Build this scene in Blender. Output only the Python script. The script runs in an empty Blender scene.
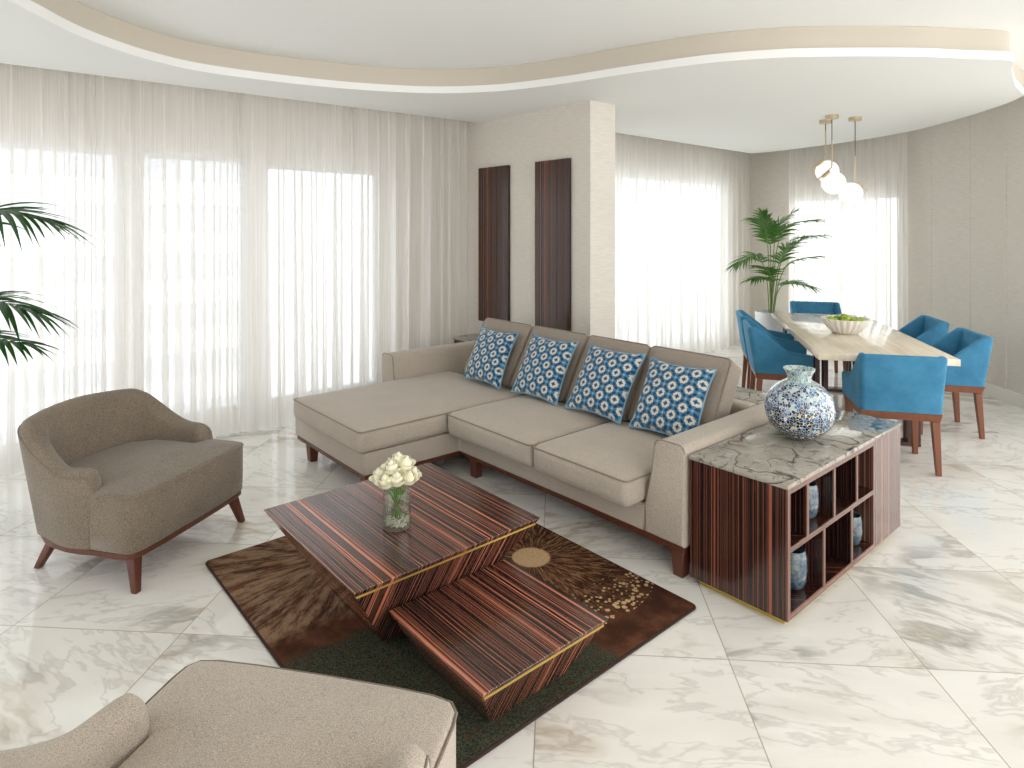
import bpy, bmesh, math, random
from mathutils import Vector, Matrix, noise as mnoise
random.seed(7)
SC = bpy.context.scene
COL = SC.collection
PI = math.pi
R_ = math.radians

# ------------------------------------------------------------------ materials
def lin(r, g, b):
    f = lambda c: c / 12.92 if c <= .04045 else ((c + .055) / 1.055) ** 2.4
    return (f(r / 255), f(g / 255), f(b / 255), 1.0)

class NT:
    def __init__(s, name):
        s.mat = bpy.data.materials.new(name)
        s.mat.use_nodes = True
        s.t = s.mat.node_tree
        s.t.nodes.clear()
        s.out = s.t.nodes.new('ShaderNodeOutputMaterial')
        s.b = None
    def n(s, typ, **kw):
        nd = s.t.nodes.new(typ)
        for k, v in kw.items():
            setattr(nd, k, v)
        return nd
    def link(s, a, b):
        s.t.links.new(a, b)
    def put(s, sock, v):
        if hasattr(v, 'is_output'):
            s.link(v, sock)
        elif v is not None:
            if isinstance(v, tuple) and len(v) == 4 and sock.type == 'VECTOR':
                v = v[:3]
            sock.default_value = v
    def m(s, op, a, b=None, c=None, clamp=False):
        nd = s.n('ShaderNodeMath', operation=op)
        nd.use_clamp = clamp
        for i, v in enumerate((a, b, c)):
            if v is not None:
                s.put(nd.inputs[i], v)
        return nd.outputs[0]
    def obj(s):
        return s.n('ShaderNodeTexCoord').outputs['Object']
    def xyz(s, v):
        nd = s.n('ShaderNodeSeparateXYZ')
        s.link(v, nd.inputs[0])
        return nd.outputs[0], nd.outputs[1], nd.outputs[2]
    def vec(s, x, y, z):
        nd = s.n('ShaderNodeCombineXYZ')
        for i, v in enumerate((x, y, z)):
            s.put(nd.inputs[i], v)
        return nd.outputs[0]
    def noise(s, v, scale=5., detail=2., rough=.5, dist=0., col=False):
        nd = s.n('ShaderNodeTexNoise')
        s.put(nd.inputs['Vector'], v)
        nd.inputs['Scale'].default_value = scale
        nd.inputs['Detail'].default_value = detail
        nd.inputs['Roughness'].default_value = rough
        nd.inputs['Distortion'].default_value = dist
        return nd.outputs['Color' if col else 'Fac']
    def ramp(s, fac, stops, interp='LINEAR'):
        nd = s.n('ShaderNodeValToRGB')
        cr = nd.color_ramp
        cr.interpolation = interp
        while len(cr.elements) < len(stops):
            cr.elements.new(.5)
        for e, (p, c) in zip(cr.elements, stops):
            e.position = p
            e.color = c if not isinstance(c, (int, float)) else (c, c, c, 1)
        s.put(nd.inputs[0], fac)
        return nd.outputs[0]
    def step(s, x, lo, hi):
        nd = s.n('ShaderNodeMapRange', interpolation_type='SMOOTHSTEP')
        s.put(nd.inputs[0], x)
        nd.inputs[1].default_value = lo
        nd.inputs[2].default_value = hi
        return nd.outputs[0]
    def mix(s, fac, a, b, mode='MIX'):
        nd = s.n('ShaderNodeMix', data_type='RGBA', blend_type=mode)
        s.put(nd.inputs[0], fac)
        s.put(nd.inputs[6], a)
        s.put(nd.inputs[7], b)
        return nd.outputs[2]
    def vmath(s, op, a, b=None, scale=None):
        nd = s.n('ShaderNodeVectorMath', operation=op)
        s.put(nd.inputs[0], a)
        if b is not None:
            s.put(nd.inputs[1], b)
        if scale is not None:
            s.put(nd.inputs['Scale'], scale)
        return nd.outputs[1] if op in ('LENGTH', 'DISTANCE') else nd.outputs[0]
    def bsdf(s, color, rough=.5, metal=0., spec=.5, bump=None, bstr=.1, bdist=.01, **kw):
        b = s.n('ShaderNodeBsdfPrincipled')
        s.b = b
        s.put(b.inputs['Base Color'], color)
        s.put(b.inputs['Roughness'], rough)
        b.inputs['Metallic'].default_value = metal
        b.inputs['Specular IOR Level'].default_value = spec
        for k, v in kw.items():
            s.put(b.inputs[k], v)
        if bump is not None:
            bp = s.n('ShaderNodeBump')
            bp.inputs['Strength'].default_value = bstr
            bp.inputs['Distance'].default_value = bdist
            s.link(bump, bp.inputs['Height'])
            s.link(bp.outputs[0], b.inputs['Normal'])
        s.link(b.outputs[0], s.out.inputs[0])
        return s.mat

def plain(name, c, rough=.5, metal=0., spec=.5, **kw):
    return NT(name).bsdf(lin(*c), rough, metal, spec, **kw)

def mat_fabric(name, c, var=.12, scale=330., spec=.15):
    t = NT(name)
    v = t.obj()
    n1 = t.noise(v, scale, 2, .7)
    n2 = t.noise(v, 6., 3, .6)
    f = t.m('ADD', t.m('MULTIPLY', n1, .9), t.m('MULTIPLY', n2, .1))
    d = tuple(x * (1 - 2.4 * var) for x in c)
    l = tuple(min(255, x * (1 + 1.5 * var)) for x in c)
    colr = t.ramp(f, [(.33, lin(*d)), (.5, lin(*c)), (.68, lin(*l))])
    return t.bsdf(colr, .9, 0, spec, bump=n1, bstr=.25, bdist=.002, **{'Sheen Weight': .25, 'Sheen Roughness': .5})

def mat_ebony(name, axis, freq=20., warp=.008, dark=(36, 26, 25), mid=(74, 48, 40), hot=(216, 138, 106), rough=.2, wide=.55):
    """macassar ebony veneer: straight dark and orange stripes that run along one direction"""
    t = NT(name)
    x, y, z = t.xyz(t.obj())
    s = {'x': x, 'y': y, 'z': z, 'xy': t.m('ADD', x, y), 'xz': t.m('ADD', x, z)}[axis]
    other = {'x': t.m('ADD', y, z), 'y': t.m('ADD', x, z), 'z': t.m('ADD', x, y), 'xy': z, 'xz': y}[axis]
    wv = t.noise(t.vec(t.m('MULTIPLY', s, 6.), t.m('MULTIPLY', other, 3.), 0.), 1., 2, .5)
    s2 = t.m('ADD', s, t.m('MULTIPLY', t.m('SUBTRACT', wv, .5), warp))
    def one(f, seed, det):
        nd = t.n('ShaderNodeTexNoise', noise_dimensions='1D')
        t.put(nd.inputs['W'], t.m('ADD', t.m('MULTIPLY', s2, f), seed))
        nd.inputs['Scale'].default_value = 1.
        nd.inputs['Detail'].default_value = det
        return nd.outputs['Fac']
    a = one(freq, 7.7, 2.)
    b = one(freq * 2.6, 19.7, 0.)
    d = one(freq * 9., 41.3, 1.)
    g = t.noise(t.vec(t.m('MULTIPLY', s2, 400.), t.m('MULTIPLY', other, 1.5), 1.7), 1., 2, .5)
    base = t.ramp(d, [(.35, lin(*dark)), (.64, lin(*dark)), (.8, lin(*mid))])
    def band(v, c, w):
        w = w * wide
        return t.m('SUBTRACT', 1., t.m('DIVIDE', t.m('ABSOLUTE', t.m('SUBTRACT', v, c)), w), clamp=True)
    la = t.m('MAXIMUM', t.m('MAXIMUM', band(a, .44, .022), band(a, .52, .018)), t.m('MAXIMUM', band(a, .60, .02), band(a, .36, .022)))
    lb = t.m('MULTIPLY', t.m('MAXIMUM', band(b, .50, .045), band(b, .66, .05)), .36)
    l = t.m('MINIMUM', t.m('MULTIPLY', t.m('MAXIMUM', la, lb), 1.5), 1.)
    c = t.mix(t.m('MULTIPLY', t.step(b, .54, .66), .3), base, lin(*mid))
    c = t.mix(l, c, lin(*hot))
    c = t.mix(t.m('MULTIPLY', g, .18), c, lin(*dark))
    return t.bsdf(c, rough, 0, .45, **{'Coat Weight': .2, 'Coat Roughness': .12})

def mat_floor():
    t = NT('calacatta_marble_tile')
    x, y, z = t.xyz(t.obj())
    P = .715
    r2 = 2 ** .5
    u = t.m('DIVIDE', t.m('SUBTRACT', t.m('DIVIDE', t.m('SUBTRACT', y, x), r2), .073), P)
    w = t.m('DIVIDE', t.m('SUBTRACT', t.m('DIVIDE', t.m('ADD', y, x), r2), 2.445), P)
    iu, iw = t.m('FLOOR', u), t.m('FLOOR', w)
    fu, fw = t.m('FRACT', u), t.m('FRACT', w)
    wn = t.n('ShaderNodeTexWhiteNoise', noise_dimensions='2D')
    t.link(t.vec(iu, iw, 0.), wn.inputs['Vector'])
    rnd = wn.outputs['Value']
    rc = wn.outputs['Color']
    # each slab takes another piece of the stone
    base = t.vmath('ADD', t.vec(x, y, 0.), t.vmath('SCALE', rc, scale=17.))
    # veins run diagonal; each tile slightly turned
    rot = t.n('ShaderNodeVectorRotate', rotation_type='Z_AXIS')
    t.link(base, rot.inputs['Vector'])
    t.put(rot.inputs['Angle'], t.m('ADD', .25, t.m('MULTIPLY', rnd, 1.1)))
    bx, by, bz = t.xyz(rot.outputs[0])
    st = t.vec(t.m('MULTIPLY', bx, .55), t.m('MULTIPLY', by, 1.5), bz)
    warp = t.noise(st, 2.2, 4, .6, col=True)
    st2 = t.vmath('ADD', st, t.vmath('SCALE', t.vmath('SUBTRACT', warp, (.5, .5, .5)), scale=.55))
    n1 = t.noise(st2, 1.15, 5, .58)
    n2 = t.noise(st2, 2.9, 4, .62)
    cloud = t.noise(st, 1.6, 4, .6)
    msk = t.step(t.noise(base, 1.1, 2, .5), .43, .62)
    v1 = t.m('SUBTRACT', 1., t.m('MULTIPLY', t.m('ABSOLUTE', t.m('SUBTRACT', n1, .5)), 26.), clamp=True)
    v1b = t.m('SUBTRACT', 1., t.m('MULTIPLY', t.m('ABSOLUTE', t.m('SUBTRACT', n1, .515)), 11.), clamp=True)
    v2 = t.m('SUBTRACT', 1., t.m('MULTIPLY', t.m('ABSOLUTE', t.m('SUBTRACT', n2, .47)), 34.), clamp=True)
    c = t.ramp(cloud, [(.3, lin(232, 229, 222)), (.6, lin(243, 241, 235))])
    tanf = t.step(t.noise(base, 1.7, 2, .5), .45, .6)
    soft = t.mix(tanf, lin(182, 178, 170), lin(200, 187, 164))
    c = t.mix(t.m('MULTIPLY', t.m('MULTIPLY', v1b, msk), .30), c, soft)
    c = t.mix(t.m('MULTIPLY', t.m('MULTIPLY', v1, msk), .55), c, t.mix(tanf, lin(128, 124, 118), lin(168, 142, 104)))
    c = t.mix(t.m('MULTIPLY', v2, .30), c, lin(158, 152, 142))
    g1 = t.m('MINIMUM', t.m('MINIMUM', fu, t.m('SUBTRACT', 1., fu)), t.m('MINIMUM', fw, t.m('SUBTRACT', 1., fw)))
    grout = t.m('LESS_THAN', g1, .0030)
    c = t.mix(t.m('MULTIPLY', grout, .8), c, lin(150, 136, 118))
    rough = t.m('ADD', .09, t.m('MULTIPLY', grout, .3))
    return t.bsdf(c, rough, 0, .5)

def mat_marble_dark():
    t = NT('grey_figured_marble')
    v = t.obj()
    w = t.noise(v, 5., 2, .5, col=True)
    v2 = t.vmath('ADD', v, t.vmath('SCALE', w, scale=.25))
    n = t.noise(v2, 5.2, .6, .4)
    n2 = t.noise(v2, 11., 2, .5)
    m1 = t.step(t.noise(v, 6., 2), .34, .46)
    l1 = t.m('MULTIPLY', t.m('SUBTRACT', 1., t.m('MULTIPLY', t.m('ABSOLUTE', t.m('SUBTRACT', n, .5)), 42.), clamp=True), m1)
    l2 = t.m('MULTIPLY', t.m('SUBTRACT', 1., t.m('MULTIPLY', t.m('ABSOLUTE', t.m('SUBTRACT', n2, .55)), 50.), clamp=True), .9)
    c = t.ramp(t.noise(v, 14., 4, .6), [(.3, lin(146, 139, 128)), (.5, lin(158, 152, 141)), (.7, lin(170, 165, 155))])
    c = t.mix(t.m('MULTIPLY', l2, m1), c, lin(90, 88, 82))
    c = t.mix(t.m('MULTIPLY', l1, .95), c, lin(34, 33, 33))
    return t.bsdf(c, .07, 0, .5)

def mat_travertine():
    t = NT('cream_polished_stone')
    x, y, z = t.xyz(t.obj())
    n = t.noise(t.vec(t.m('MULTIPLY', x, 1.5), t.m('MULTIPLY', y, 22.), z), 1., 4, .6)
    c = t.ramp(n, [(.3, lin(214, 198, 174)), (.5, lin(228, 215, 194)), (.7, lin(236, 226, 208))])
    return t.bsdf(c, .1, 0, .5)

def mat_wallpaper():
    t = NT('woven_cream_wallcovering')
    x, y, z = t.xyz(t.obj())
    n = t.noise(t.vec(t.m('MULTIPLY', x, 12.), t.m('MULTIPLY', y, 12.), t.m('MULTIPLY', z, 160.)), 1., 3, .6)
    c = t.ramp(n, [(.3, lin(210, 204, 194)), (.7, lin(224, 218, 209))])
    return t.bsdf(c, .8, 0, .2, bump=n, bstr=.03, bdist=.001)

def mat_sheer():
    t = NT('white_sheer_voile')
    x, y, z = t.xyz(t.obj())
    n = t.noise(t.vec(t.m('MULTIPLY', x, 160.), t.m('MULTIPLY', y, 160.), t.m('MULTIPLY', z, 1.2)), 1., 2, .5)
    tr = t.n('ShaderNodeBsdfTransparent')
    tr.inputs[0].default_value = (1, 1, 1, 1)
    tl = t.n('ShaderNodeBsdfTranslucent')
    tl.inputs[0].default_value = lin(250, 249, 248)
    df = t.n('ShaderNodeBsdfDiffuse')
    df.inputs[0].default_value = lin(240, 235, 229)
    m1 = t.n('ShaderNodeMixShader')
    m1.inputs[0].default_value = .45
    t.link(tl.outputs[0], m1.inputs[1])
    t.link(df.outputs[0], m1.inputs[2])
    m2 = t.n('ShaderNodeMixShader')
    t.link(t.m('ADD', .50, t.m('MULTIPLY', n, .30)), m2.inputs[0])
    t.link(tr.outputs[0], m2.inputs[1])
    t.link(m1.outputs[0], m2.inputs[2])
    t.link(m2.outputs[0], t.out.inputs[0])
    return t.mat

def mat_glass(name, tint=(1, 1, 1, 1), gl=.12):
    t = NT(name)
    tr = t.n('ShaderNodeBsdfTransparent')
    tr.inputs[0].default_value = tint
    g = t.n('ShaderNodeBsdfGlossy')
    g.inputs['Roughness'].default_value = .02
    lw = t.n('ShaderNodeLayerWeight')
    lw.inputs[0].default_value = .35
    mx = t.n('ShaderNodeMixShader')
    t.link(t.m('ADD', gl * .3, t.m('MULTIPLY', lw.outputs['Facing'], gl * 3)), mx.inputs[0])
    t.link(tr.outputs[0], mx.inputs[1])
    t.link(g.outputs[0], mx.inputs[2])
    t.link(mx.outputs[0], t.out.inputs[0])
    return t.mat

def mat_cushion_print():
    """staggered cream flower rings on blue, dark petals between"""
    t = NT('blue_flower_print')
    x, y, z = t.xyz(t.obj())
    C = .076
    u = t.m('DIVIDE', t.m('ADD', x, y), C * 2 ** .5)
    w = t.m('DIVIDE', t.m('SUBTRACT', x, y), C * 2 ** .5)
    pu = t.m('SUBTRACT', t.m('FRACT', u), .5)
    pw = t.m('SUBTRACT', t.m('FRACT', w), .5)
    d = t.m('SQRT', t.m('ADD', t.m('MULTIPLY', pu, pu), t.m('MULTIPLY', pw, pw)))
    ang = t.m('ARCTAN2', pw, pu)
    lobe = t.m('MULTIPLY', t.m('COSINE', t.m('MULTIPLY', ang, 8.)), .022)
    dd = t.m('ADD', d, lobe)
    inner = t.m('ADD', d, t.m('MULTIPLY', t.m('COSINE', t.m('MULTIPLY', ang, 4.)), .035))
    # dark petals round the middle of every cell edge
    eu = t.m('SUBTRACT', .5, t.m('ABSOLUTE', pu))
    ew = t.m('SUBTRACT', .5, t.m('ABSOLUTE', pw))
    def ell(a, b):
        return t.m('SQRT', t.m('ADD', t.m('POWER', t.m('DIVIDE', a, .105), 2.), t.m('POWER', t.m('DIVIDE', b, .16), 2.)))
    e1 = ell(eu, t.m('SUBTRACT', t.m('ABSOLUTE', pw), .17))
    e2 = ell(ew, t.m('SUBTRACT', t.m('ABSOLUTE', pu), .17))
    pet = t.m('LESS_THAN', t.m('MINIMUM', e1, e2), 1.)
    dc = t.m('SQRT', t.m('ADD', t.m('MULTIPLY', eu, eu), t.m('MULTIPLY', ew, ew)))
    star = t.m('LESS_THAN', t.m('ADD', dc, t.m('MULTIPLY', t.m('COSINE', t.m('MULTIPLY', t.m('ARCTAN2', ew, eu), 8.)), .04)), .07)
    fib = t.noise(t.obj(), 260., 2, .6)
    base = t.mix(fib, lin(46, 102, 138), lin(80, 136, 168))
    c = t.mix(pet, base, lin(18, 58, 94))
    c = t.mix(t.m('MULTIPLY', star, .8), c, lin(170, 196, 206))
    ring = t.m('MULTIPLY', t.m('LESS_THAN', dd, .34), t.m('GREATER_THAN', inner, .165))
    c = t.mix(ring, c, lin(210, 200, 182))
    c = t.mix(t.m('LESS_THAN', inner, .10), c, lin(20, 64, 104))
    return t.bsdf(c, .75, 0, .25, bump=fib, bstr=.15, bdist=.002, **{'Sheen Weight': .3})

def mat_mosaic():
    t = NT('blue_mosaic_glass')
    v = t.obj()
    x, y, z = t.xyz(v)
    vo = t.n('ShaderNodeTexVoronoi', feature='F1')
    vo.inputs['Scale'].default_value = 76.
    vo.inputs['Randomness'].default_value = .75
    t.link(v, vo.inputs['Vector'])
    ve = t.n('ShaderNodeTexVoronoi', feature='DISTANCE_TO_EDGE')
    ve.inputs['Scale'].default_value = 76.
    ve.inputs['Randomness'].default_value = .75
    t.link(v, ve.inputs['Vector'])
    r, g, b = t.xyz(vo.outputs['Color'])
    big = t.noise(v, 9., 2, .5)
    # darker tesserae towards the foot, pale ones at shoulder and neck
    k = t.m('ADD', t.m('ADD', t.m('MULTIPLY', r, .40), t.m('MULTIPLY', big, .70)), t.m('SUBTRACT', t.m('MULTIPLY', z, 1.0), .03))
    c = t.ramp(k, [(.50, lin(22, 28, 46)), (.59, lin(30, 50, 86)), (.68, lin(60, 104, 156)), (.76, lin(128, 156, 182)), (.85, lin(180, 198, 200)), (.96, lin(196, 210, 204))], 'CONSTANT')
    gold = t.m('MULTIPLY', t.m('GREATER_THAN', g, .94), t.m('LESS_THAN', z, .2))
    c = t.mix(gold, c, lin(206, 196, 140))
    c = t.mix(t.m('MULTIPLY', t.step(z, .262, .285), .55), c, t.mix(t.m('GREATER_THAN', b, .55), lin(172, 200, 188), lin(110, 150, 140)))
    edge = t.m('LESS_THAN', ve.outputs['Distance'], .035)
    c = t.mix(edge, c, lin(226, 226, 220))
    return t.bsdf(c, .06, 0, .6, **{'Coat Weight': .6, 'Coat Roughness': .03})

def mat_rug():
    t = NT('brown_pile_rug')
    x, y, z = t.xyz(t.obj())     # rug centre at (1.64, 2.42)
    v = t.obj()
    ax, ay = t.m('SUBTRACT', x, .475), t.m('SUBTRACT', y, -.125)
    r1 = t.m('SQRT', t.m('ADD', t.m('MULTIPLY', ax, ax), t.m('MULTIPLY', ay, ay)))
    a1 = t.m('ARCTAN2', ay, ax)
    pile = t.noise(v, 190., 3, .7)
    blot = t.noise(v, 6., 4, .65)
    c = t.mix(t.step(blot, .35, .65), lin(66, 40, 29), lin(104, 67, 47))
    # dandelion burst: fine rays out of a cream disc
    ry = t.noise(t.vec(t.m('MULTIPLY', t.m('COSINE', a1), 26.), t.m('MULTIPLY', t.m('SINE', a1), 26.), t.m('MULTIPLY', r1, 14.)), 1., 4, .75)
    rays = t.m('MULTIPLY', t.step(ry, .45, .64), t.m('SUBTRACT', 1., t.step(r1, .20, .66)))
    c = t.mix(t.m('MULTIPLY', t.m('SUBTRACT', 1., t.step(r1, .5, .62)), .55), c, lin(48, 27, 20))
    c = t.mix(rays, c, lin(176, 132, 96))
    vo = t.n('ShaderNodeTexVoronoi', feature='F1')
    vo.inputs['Scale'].default_value = 44.
    t.link(t.vmath('ADD', v, t.vec(0., 0., 0.)), vo.inputs['Vector'])
    dr, dg, db = t.xyz(vo.outputs['Color'])
    far = t.step(r1, .22, .56)
    dots = t.m('MULTIPLY', t.m('LESS_THAN', vo.outputs['Distance'], t.m('MULTIPLY', t.m('ADD', t.m('MULTIPLY', dr, .34), .24), far)), t.m('LESS_THAN', r1, .60))
    dots = t.m('MULTIPLY', dots, t.m('GREATER_THAN', t.m('ADD', dg, t.m('MULTIPLY', far, .9)), .95))
    c = t.mix(dots, c, lin(206, 174, 130))
    disc = t.m('SUBTRACT', 1., t.step(t.m('ADD', r1, t.m('MULTIPLY', t.m('SUBTRACT', pile, .5), .03)), .085, .10))
    # second, paler burst to the far side
    bx, by = t.m('SUBTRACT', x, -.12), t.m('SUBTRACT', y, .52)
    r2 = t.m('SQRT', t.m('ADD', t.m('MULTIPLY', bx, bx), t.m('MULTIPLY', by, by)))
    a2 = t.m('ARCTAN2', by, bx)
    st = t.noise(t.vec(t.m('MULTIPLY', t.m('COSINE', a2), 11.), t.m('MULTIPLY', t.m('SINE', a2), 11.), t.m('MULTIPLY', r2, 5.)), 1., 6, .75)
    lim = t.step(t.m('ADD', y, t.m('MULTIPLY', t.m('SUBTRACT', blot, .5), .25)), .02, .10)
    k2 = t.m('MULTIPLY', t.m('MULTIPLY', t.step(st, .40, .58), lim), t.m('SUBTRACT', 1., t.step(x, .1, .35)))
    c = t.mix(k2, c, t.mix(t.step(pile, .4, .6), lin(134, 104, 80), lin(172, 142, 114)))
    c = t.mix(disc, c, lin(218, 182, 140))
    # green corner
    wob = t.m('MULTIPLY', t.m('SUBTRACT', t.noise(v, 9., 3, .6), .5), .16)
    gy = t.m('SUBTRACT', 1., t.step(t.m('ADD', y, wob), -.12, -.06))
    gx = t.m('SUBTRACT', 1., t.step(t.m('ADD', x, wob), .19, .24))
    gg = t.m('MULTIPLY', gy, gx)
    gc = t.mix(t.step(pile, .42, .62), lin(36, 46, 40), lin(92, 93, 72))
    gc = t.mix(t.step(t.noise(v, 60., 2, .6), .58, .68), gc, lin(96, 58, 36))
    c = t.mix(gg, c, gc)
    c = t.mix(t.m('MULTIPLY', t.step(pile, .3, .75), .35), c, lin(26, 16, 12))
    return t.bsdf(c, .95, 0, .1, bump=pile, bstr=.6, bdist=.006)

def mat_leaf(name, a, b):
    t = NT(name)
    n = t.noise(t.obj(), 9., 3, .6)
    c = t.mix(n, lin(*a), lin(*b))
    m = t.bsdf(c, .38, 0, .5)
    tl = t.n('ShaderNodeBsdfTranslucent')
    t.link(t.mix(.5, c, lin(96, 150, 40)), tl.inputs[0])
    mx = t.n('ShaderNodeMixShader')
    mx.inputs[0].default_value = .25
    t.link(t.b.outputs[0], mx.inputs[1])
    t.link(tl.outputs[0], mx.inputs[2])
    t.link(mx.outputs[0], t.out.inputs[0])
    return m

def mat_velvet_blue():
    t = NT('teal_blue_velvet')
    n = t.noise(t.obj(), 5., 4, .65)
    f = t.noise(t.obj(), 350., 2, .6)
    c = t.ramp(n, [(.3, lin(52, 116, 152)), (.7, lin(74, 142, 180))])
    return t.bsdf(c, .7, 0, .25, bump=f, bstr=.12, bdist=.002, **{'Sheen Weight': .5, 'Sheen Roughness': .35, 'Sheen Tint': lin(120, 185, 220)})

def mat_wood(name, a, b, rough=.35):
    t = NT(name)
    x, y, z = t.xyz(t.obj())
    n = t.noise(t.vec(t.m('MULTIPLY', x, 40.), t.m('MULTIPLY', y, 40.), t.m('MULTIPLY', z, 3.)), 1., 3, .6)
    return t.bsdf(t.mix(n, lin(*a), lin(*b)), rough, 0, .4)

def mat_smoked_glass():
    t = NT('mottled_blue_glass')
    v = t.obj()
    n = t.noise(v, 26., 4, .65, 1.)
    c = t.ramp(n, [(.3, lin(30, 46, 66)), (.46, lin(72, 94, 110)), (.58, lin(122, 132, 132)), (.7, lin(96, 98, 92))])
    return t.bsdf(c, .08, 0, .6, **{'Coat Weight': .5})

M = {}
M['floor'] = mat_floor()
M['ceiling'] = plain('white_ceiling_paint', (240, 240, 238), .9, 0, .1)
M['cream'] = plain('cream_fascia_shaded', (202, 194, 180), .85, 0, .1)  # cream darkened: shade of the fascia's averted face is in the colour
M['wall'] = mat_wallpaper()
M['whitepaint'] = plain('white_trim_paint', (236, 232, 224), .5, 0, .3)
M['frame'] = plain('white_window_frame', (226, 228, 230), .4, 0, .4)
M['sheer'] = mat_sheer()
M['pane'] = mat_glass('clear_window_glass', (.97, .985, .98, 1), .06)
M['vase_glass'] = mat_glass('clear_vase_glass', (.96, .975, .965, 1), .16)
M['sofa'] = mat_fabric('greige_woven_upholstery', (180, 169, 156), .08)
M['sofa_shade'] = mat_fabric('greige_upholstery_shaded', (152, 141, 129), .10)  # the sofa fabric again, with the back cushions' shading painted in
M['chair_fab'] = mat_fabric('taupe_upholstery_backlit', (124, 112, 98), .18)  # tub chair fabric, backlit shade darkened into the colour
M['chair_fab_pale'] = mat_fabric('taupe_upholstery_lit', (180, 168, 154), .09)  # same tub chair fabric as seen lit, so a paler colour
M['pipe'] = mat_fabric('taupe_piping', (146, 132, 117), .08)
M['pipe_chair'] = mat_fabric('tub_chair_piping', (122, 110, 96), .1)
M['wood'] = mat_wood('brown_stained_wood', (78, 42, 30), (106, 60, 43))
M['wood_chair'] = mat_wood('walnut_chair_wood', (112, 66, 46), (142, 88, 62))
M['wood_dark'] = mat_wood('dark_walnut_wood', (58, 34, 28), (82, 50, 40), .3)
M['ebx'] = mat_ebony('striped_ebony_table', 'x', 16., hot=(208, 128, 98), wide=.48)
M['ebxy'] = mat_ebony('striped_ebony_upright', 'xy', 13., warp=.003, hot=(158, 92, 68), mid=(72, 46, 38), wide=.42)
M['ebz'] = mat_ebony('striped_ebony_rail_glare', 'z', 60., warp=.002, hot=(176, 120, 98), mid=(110, 74, 60), dark=(78, 53, 45))  # same ebony, lightened: glare on the front rails put into the colour
M['ebfront'] = mat_ebony('striped_ebony_front_glare', 'xy', 17., warp=.002, hot=(164, 112, 92), mid=(104, 72, 60), dark=(70, 49, 43))  # same veneer, paler: light on the cabinet front painted in
M['ebdark'] = mat_ebony('striped_ebony_inside_shade', 'xy', 15., warp=.003, hot=(104, 58, 44), mid=(48, 30, 26), dark=(26, 19, 19))  # same ebony, darkened to paint the shade inside the cubbies
M['edgewood'] = mat_wood('pale_walnut_edging', (104, 74, 62), (134, 100, 86), .35)
M['brass'] = plain('brushed_brass', (206, 178, 92), .28, 1.)
M['brass_soft'] = plain('satin_champagne_brass', (206, 190, 160), .3, 1.)
M['marble'] = mat_marble_dark()
M['stone'] = mat_travertine()
M['velvet'] = mat_velvet_blue()
M['print'] = mat_cushion_print()
M['pillow_pipe'] = plain('pale_blue_piping', (120, 160, 184), .8)
M['mosaic'] = mat_mosaic()
M['tumbler'] = mat_smoked_glass()
M['rug'] = mat_rug()
M['rug_edge'] = plain('dark_brown_binding', (50, 30, 24), .9)
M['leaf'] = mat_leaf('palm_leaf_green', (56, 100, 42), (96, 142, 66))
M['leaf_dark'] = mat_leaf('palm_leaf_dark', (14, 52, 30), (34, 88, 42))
M['stem'] = plain('pale_green_palm_stem', (128, 146, 84), .5)
M['pot'] = plain('silver_white_pot', (216, 218, 220), .3, .3)
M['soil'] = plain('potting_soil', (58, 46, 38), 1.)
M['bowl'] = plain('white_ceramic', (232, 228, 220), .35)
M['apple'] = NT('green_apple_skin')
_t = M['apple']
M['apple'] = _t.bsdf(_t.mix(_t.noise(_t.obj(), 14., 2, .5), lin(120, 160, 30), lin(176, 196, 62)), .3)
M['stalk'] = plain('brown_stalk', (84, 62, 36), .8)
M['globe'] = plain('opal_white_glass', (246, 246, 244), .12, 0, .5, **{'Emission Color': (1, .98, .95, 1), 'Emission Strength': .45})
M['cord'] = plain('grey_textile_cord', (92, 88, 84), .7)
M['petal'] = NT('ivory_rose_petal')
_t = M['petal']
M['petal'] = _t.bsdf(_t.mix(_t.noise(_t.obj(), 30., 2, .5), lin(244, 238, 206), lin(250, 248, 232)), .6, 0, .2, **{'Subsurface Weight': .15, 'Subsurface Radius': (.01, .01, .006)})
M['rose_stem'] = plain('green_flower_stem', (86, 132, 46), .5)
M['pebble'] = plain('white_pebble', (224, 218, 204), .5)
M['facade'] = plain('pale_tower_render', (196, 200, 207), .8)
M['slab'] = plain('white_tower_slab', (238, 240, 243), .8)

# ------------------------------------------------------------------ mesh helpers
def finish(bm, name, mat, parent=None, smooth=True, ang=38, loc=None):
    bmesh.ops.recalc_face_normals(bm, faces=bm.faces[:])
    me = bpy.data.meshes.new(name)
    if loc is not None:
        bmesh.ops.translate(bm, verts=bm.verts[:], vec=-Vector(loc))
    bm.to_mesh(me)
    bm.free()
    if smooth:
        me.shade_smooth()
        me.set_sharp_from_angle(angle=R_(ang))
    if isinstance(mat, (list, tuple)):
        for m_ in mat:
            me.materials.append(m_)
    else:
        me.materials.append(mat)
    o = bpy.data.objects.new(name, me)
    COL.objects.link(o)
    if parent is not None:
        o.parent = parent
    elif loc is not None:
        o.location = loc
    return o

def tag(o, label, cat, group=None):
    o['label'] = label
    o['category'] = cat
    if group:
        o['group'] = group
    return o

def thing(name, label, cat, loc=(0, 0, 0), rz=0., group=None):
    o = bpy.data.objects.new(name, None)
    o.empty_display_size = .1
    COL.objects.link(o)
    o.location = loc
    o.rotation_euler = (0, 0, rz)
    return tag(o, label, cat, group)

def part(t, name, bm, mat, world=True, **kw):
    """a child of thing t; world=True: the shape was drawn in room coordinates"""
    return finish(bm, name, mat, t, loc=(t.location if world else None), **kw)

def sub(p, name, bm, mat, origin=None, **kw):
    return finish(bm, name, mat, p, loc=origin, **kw)

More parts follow.
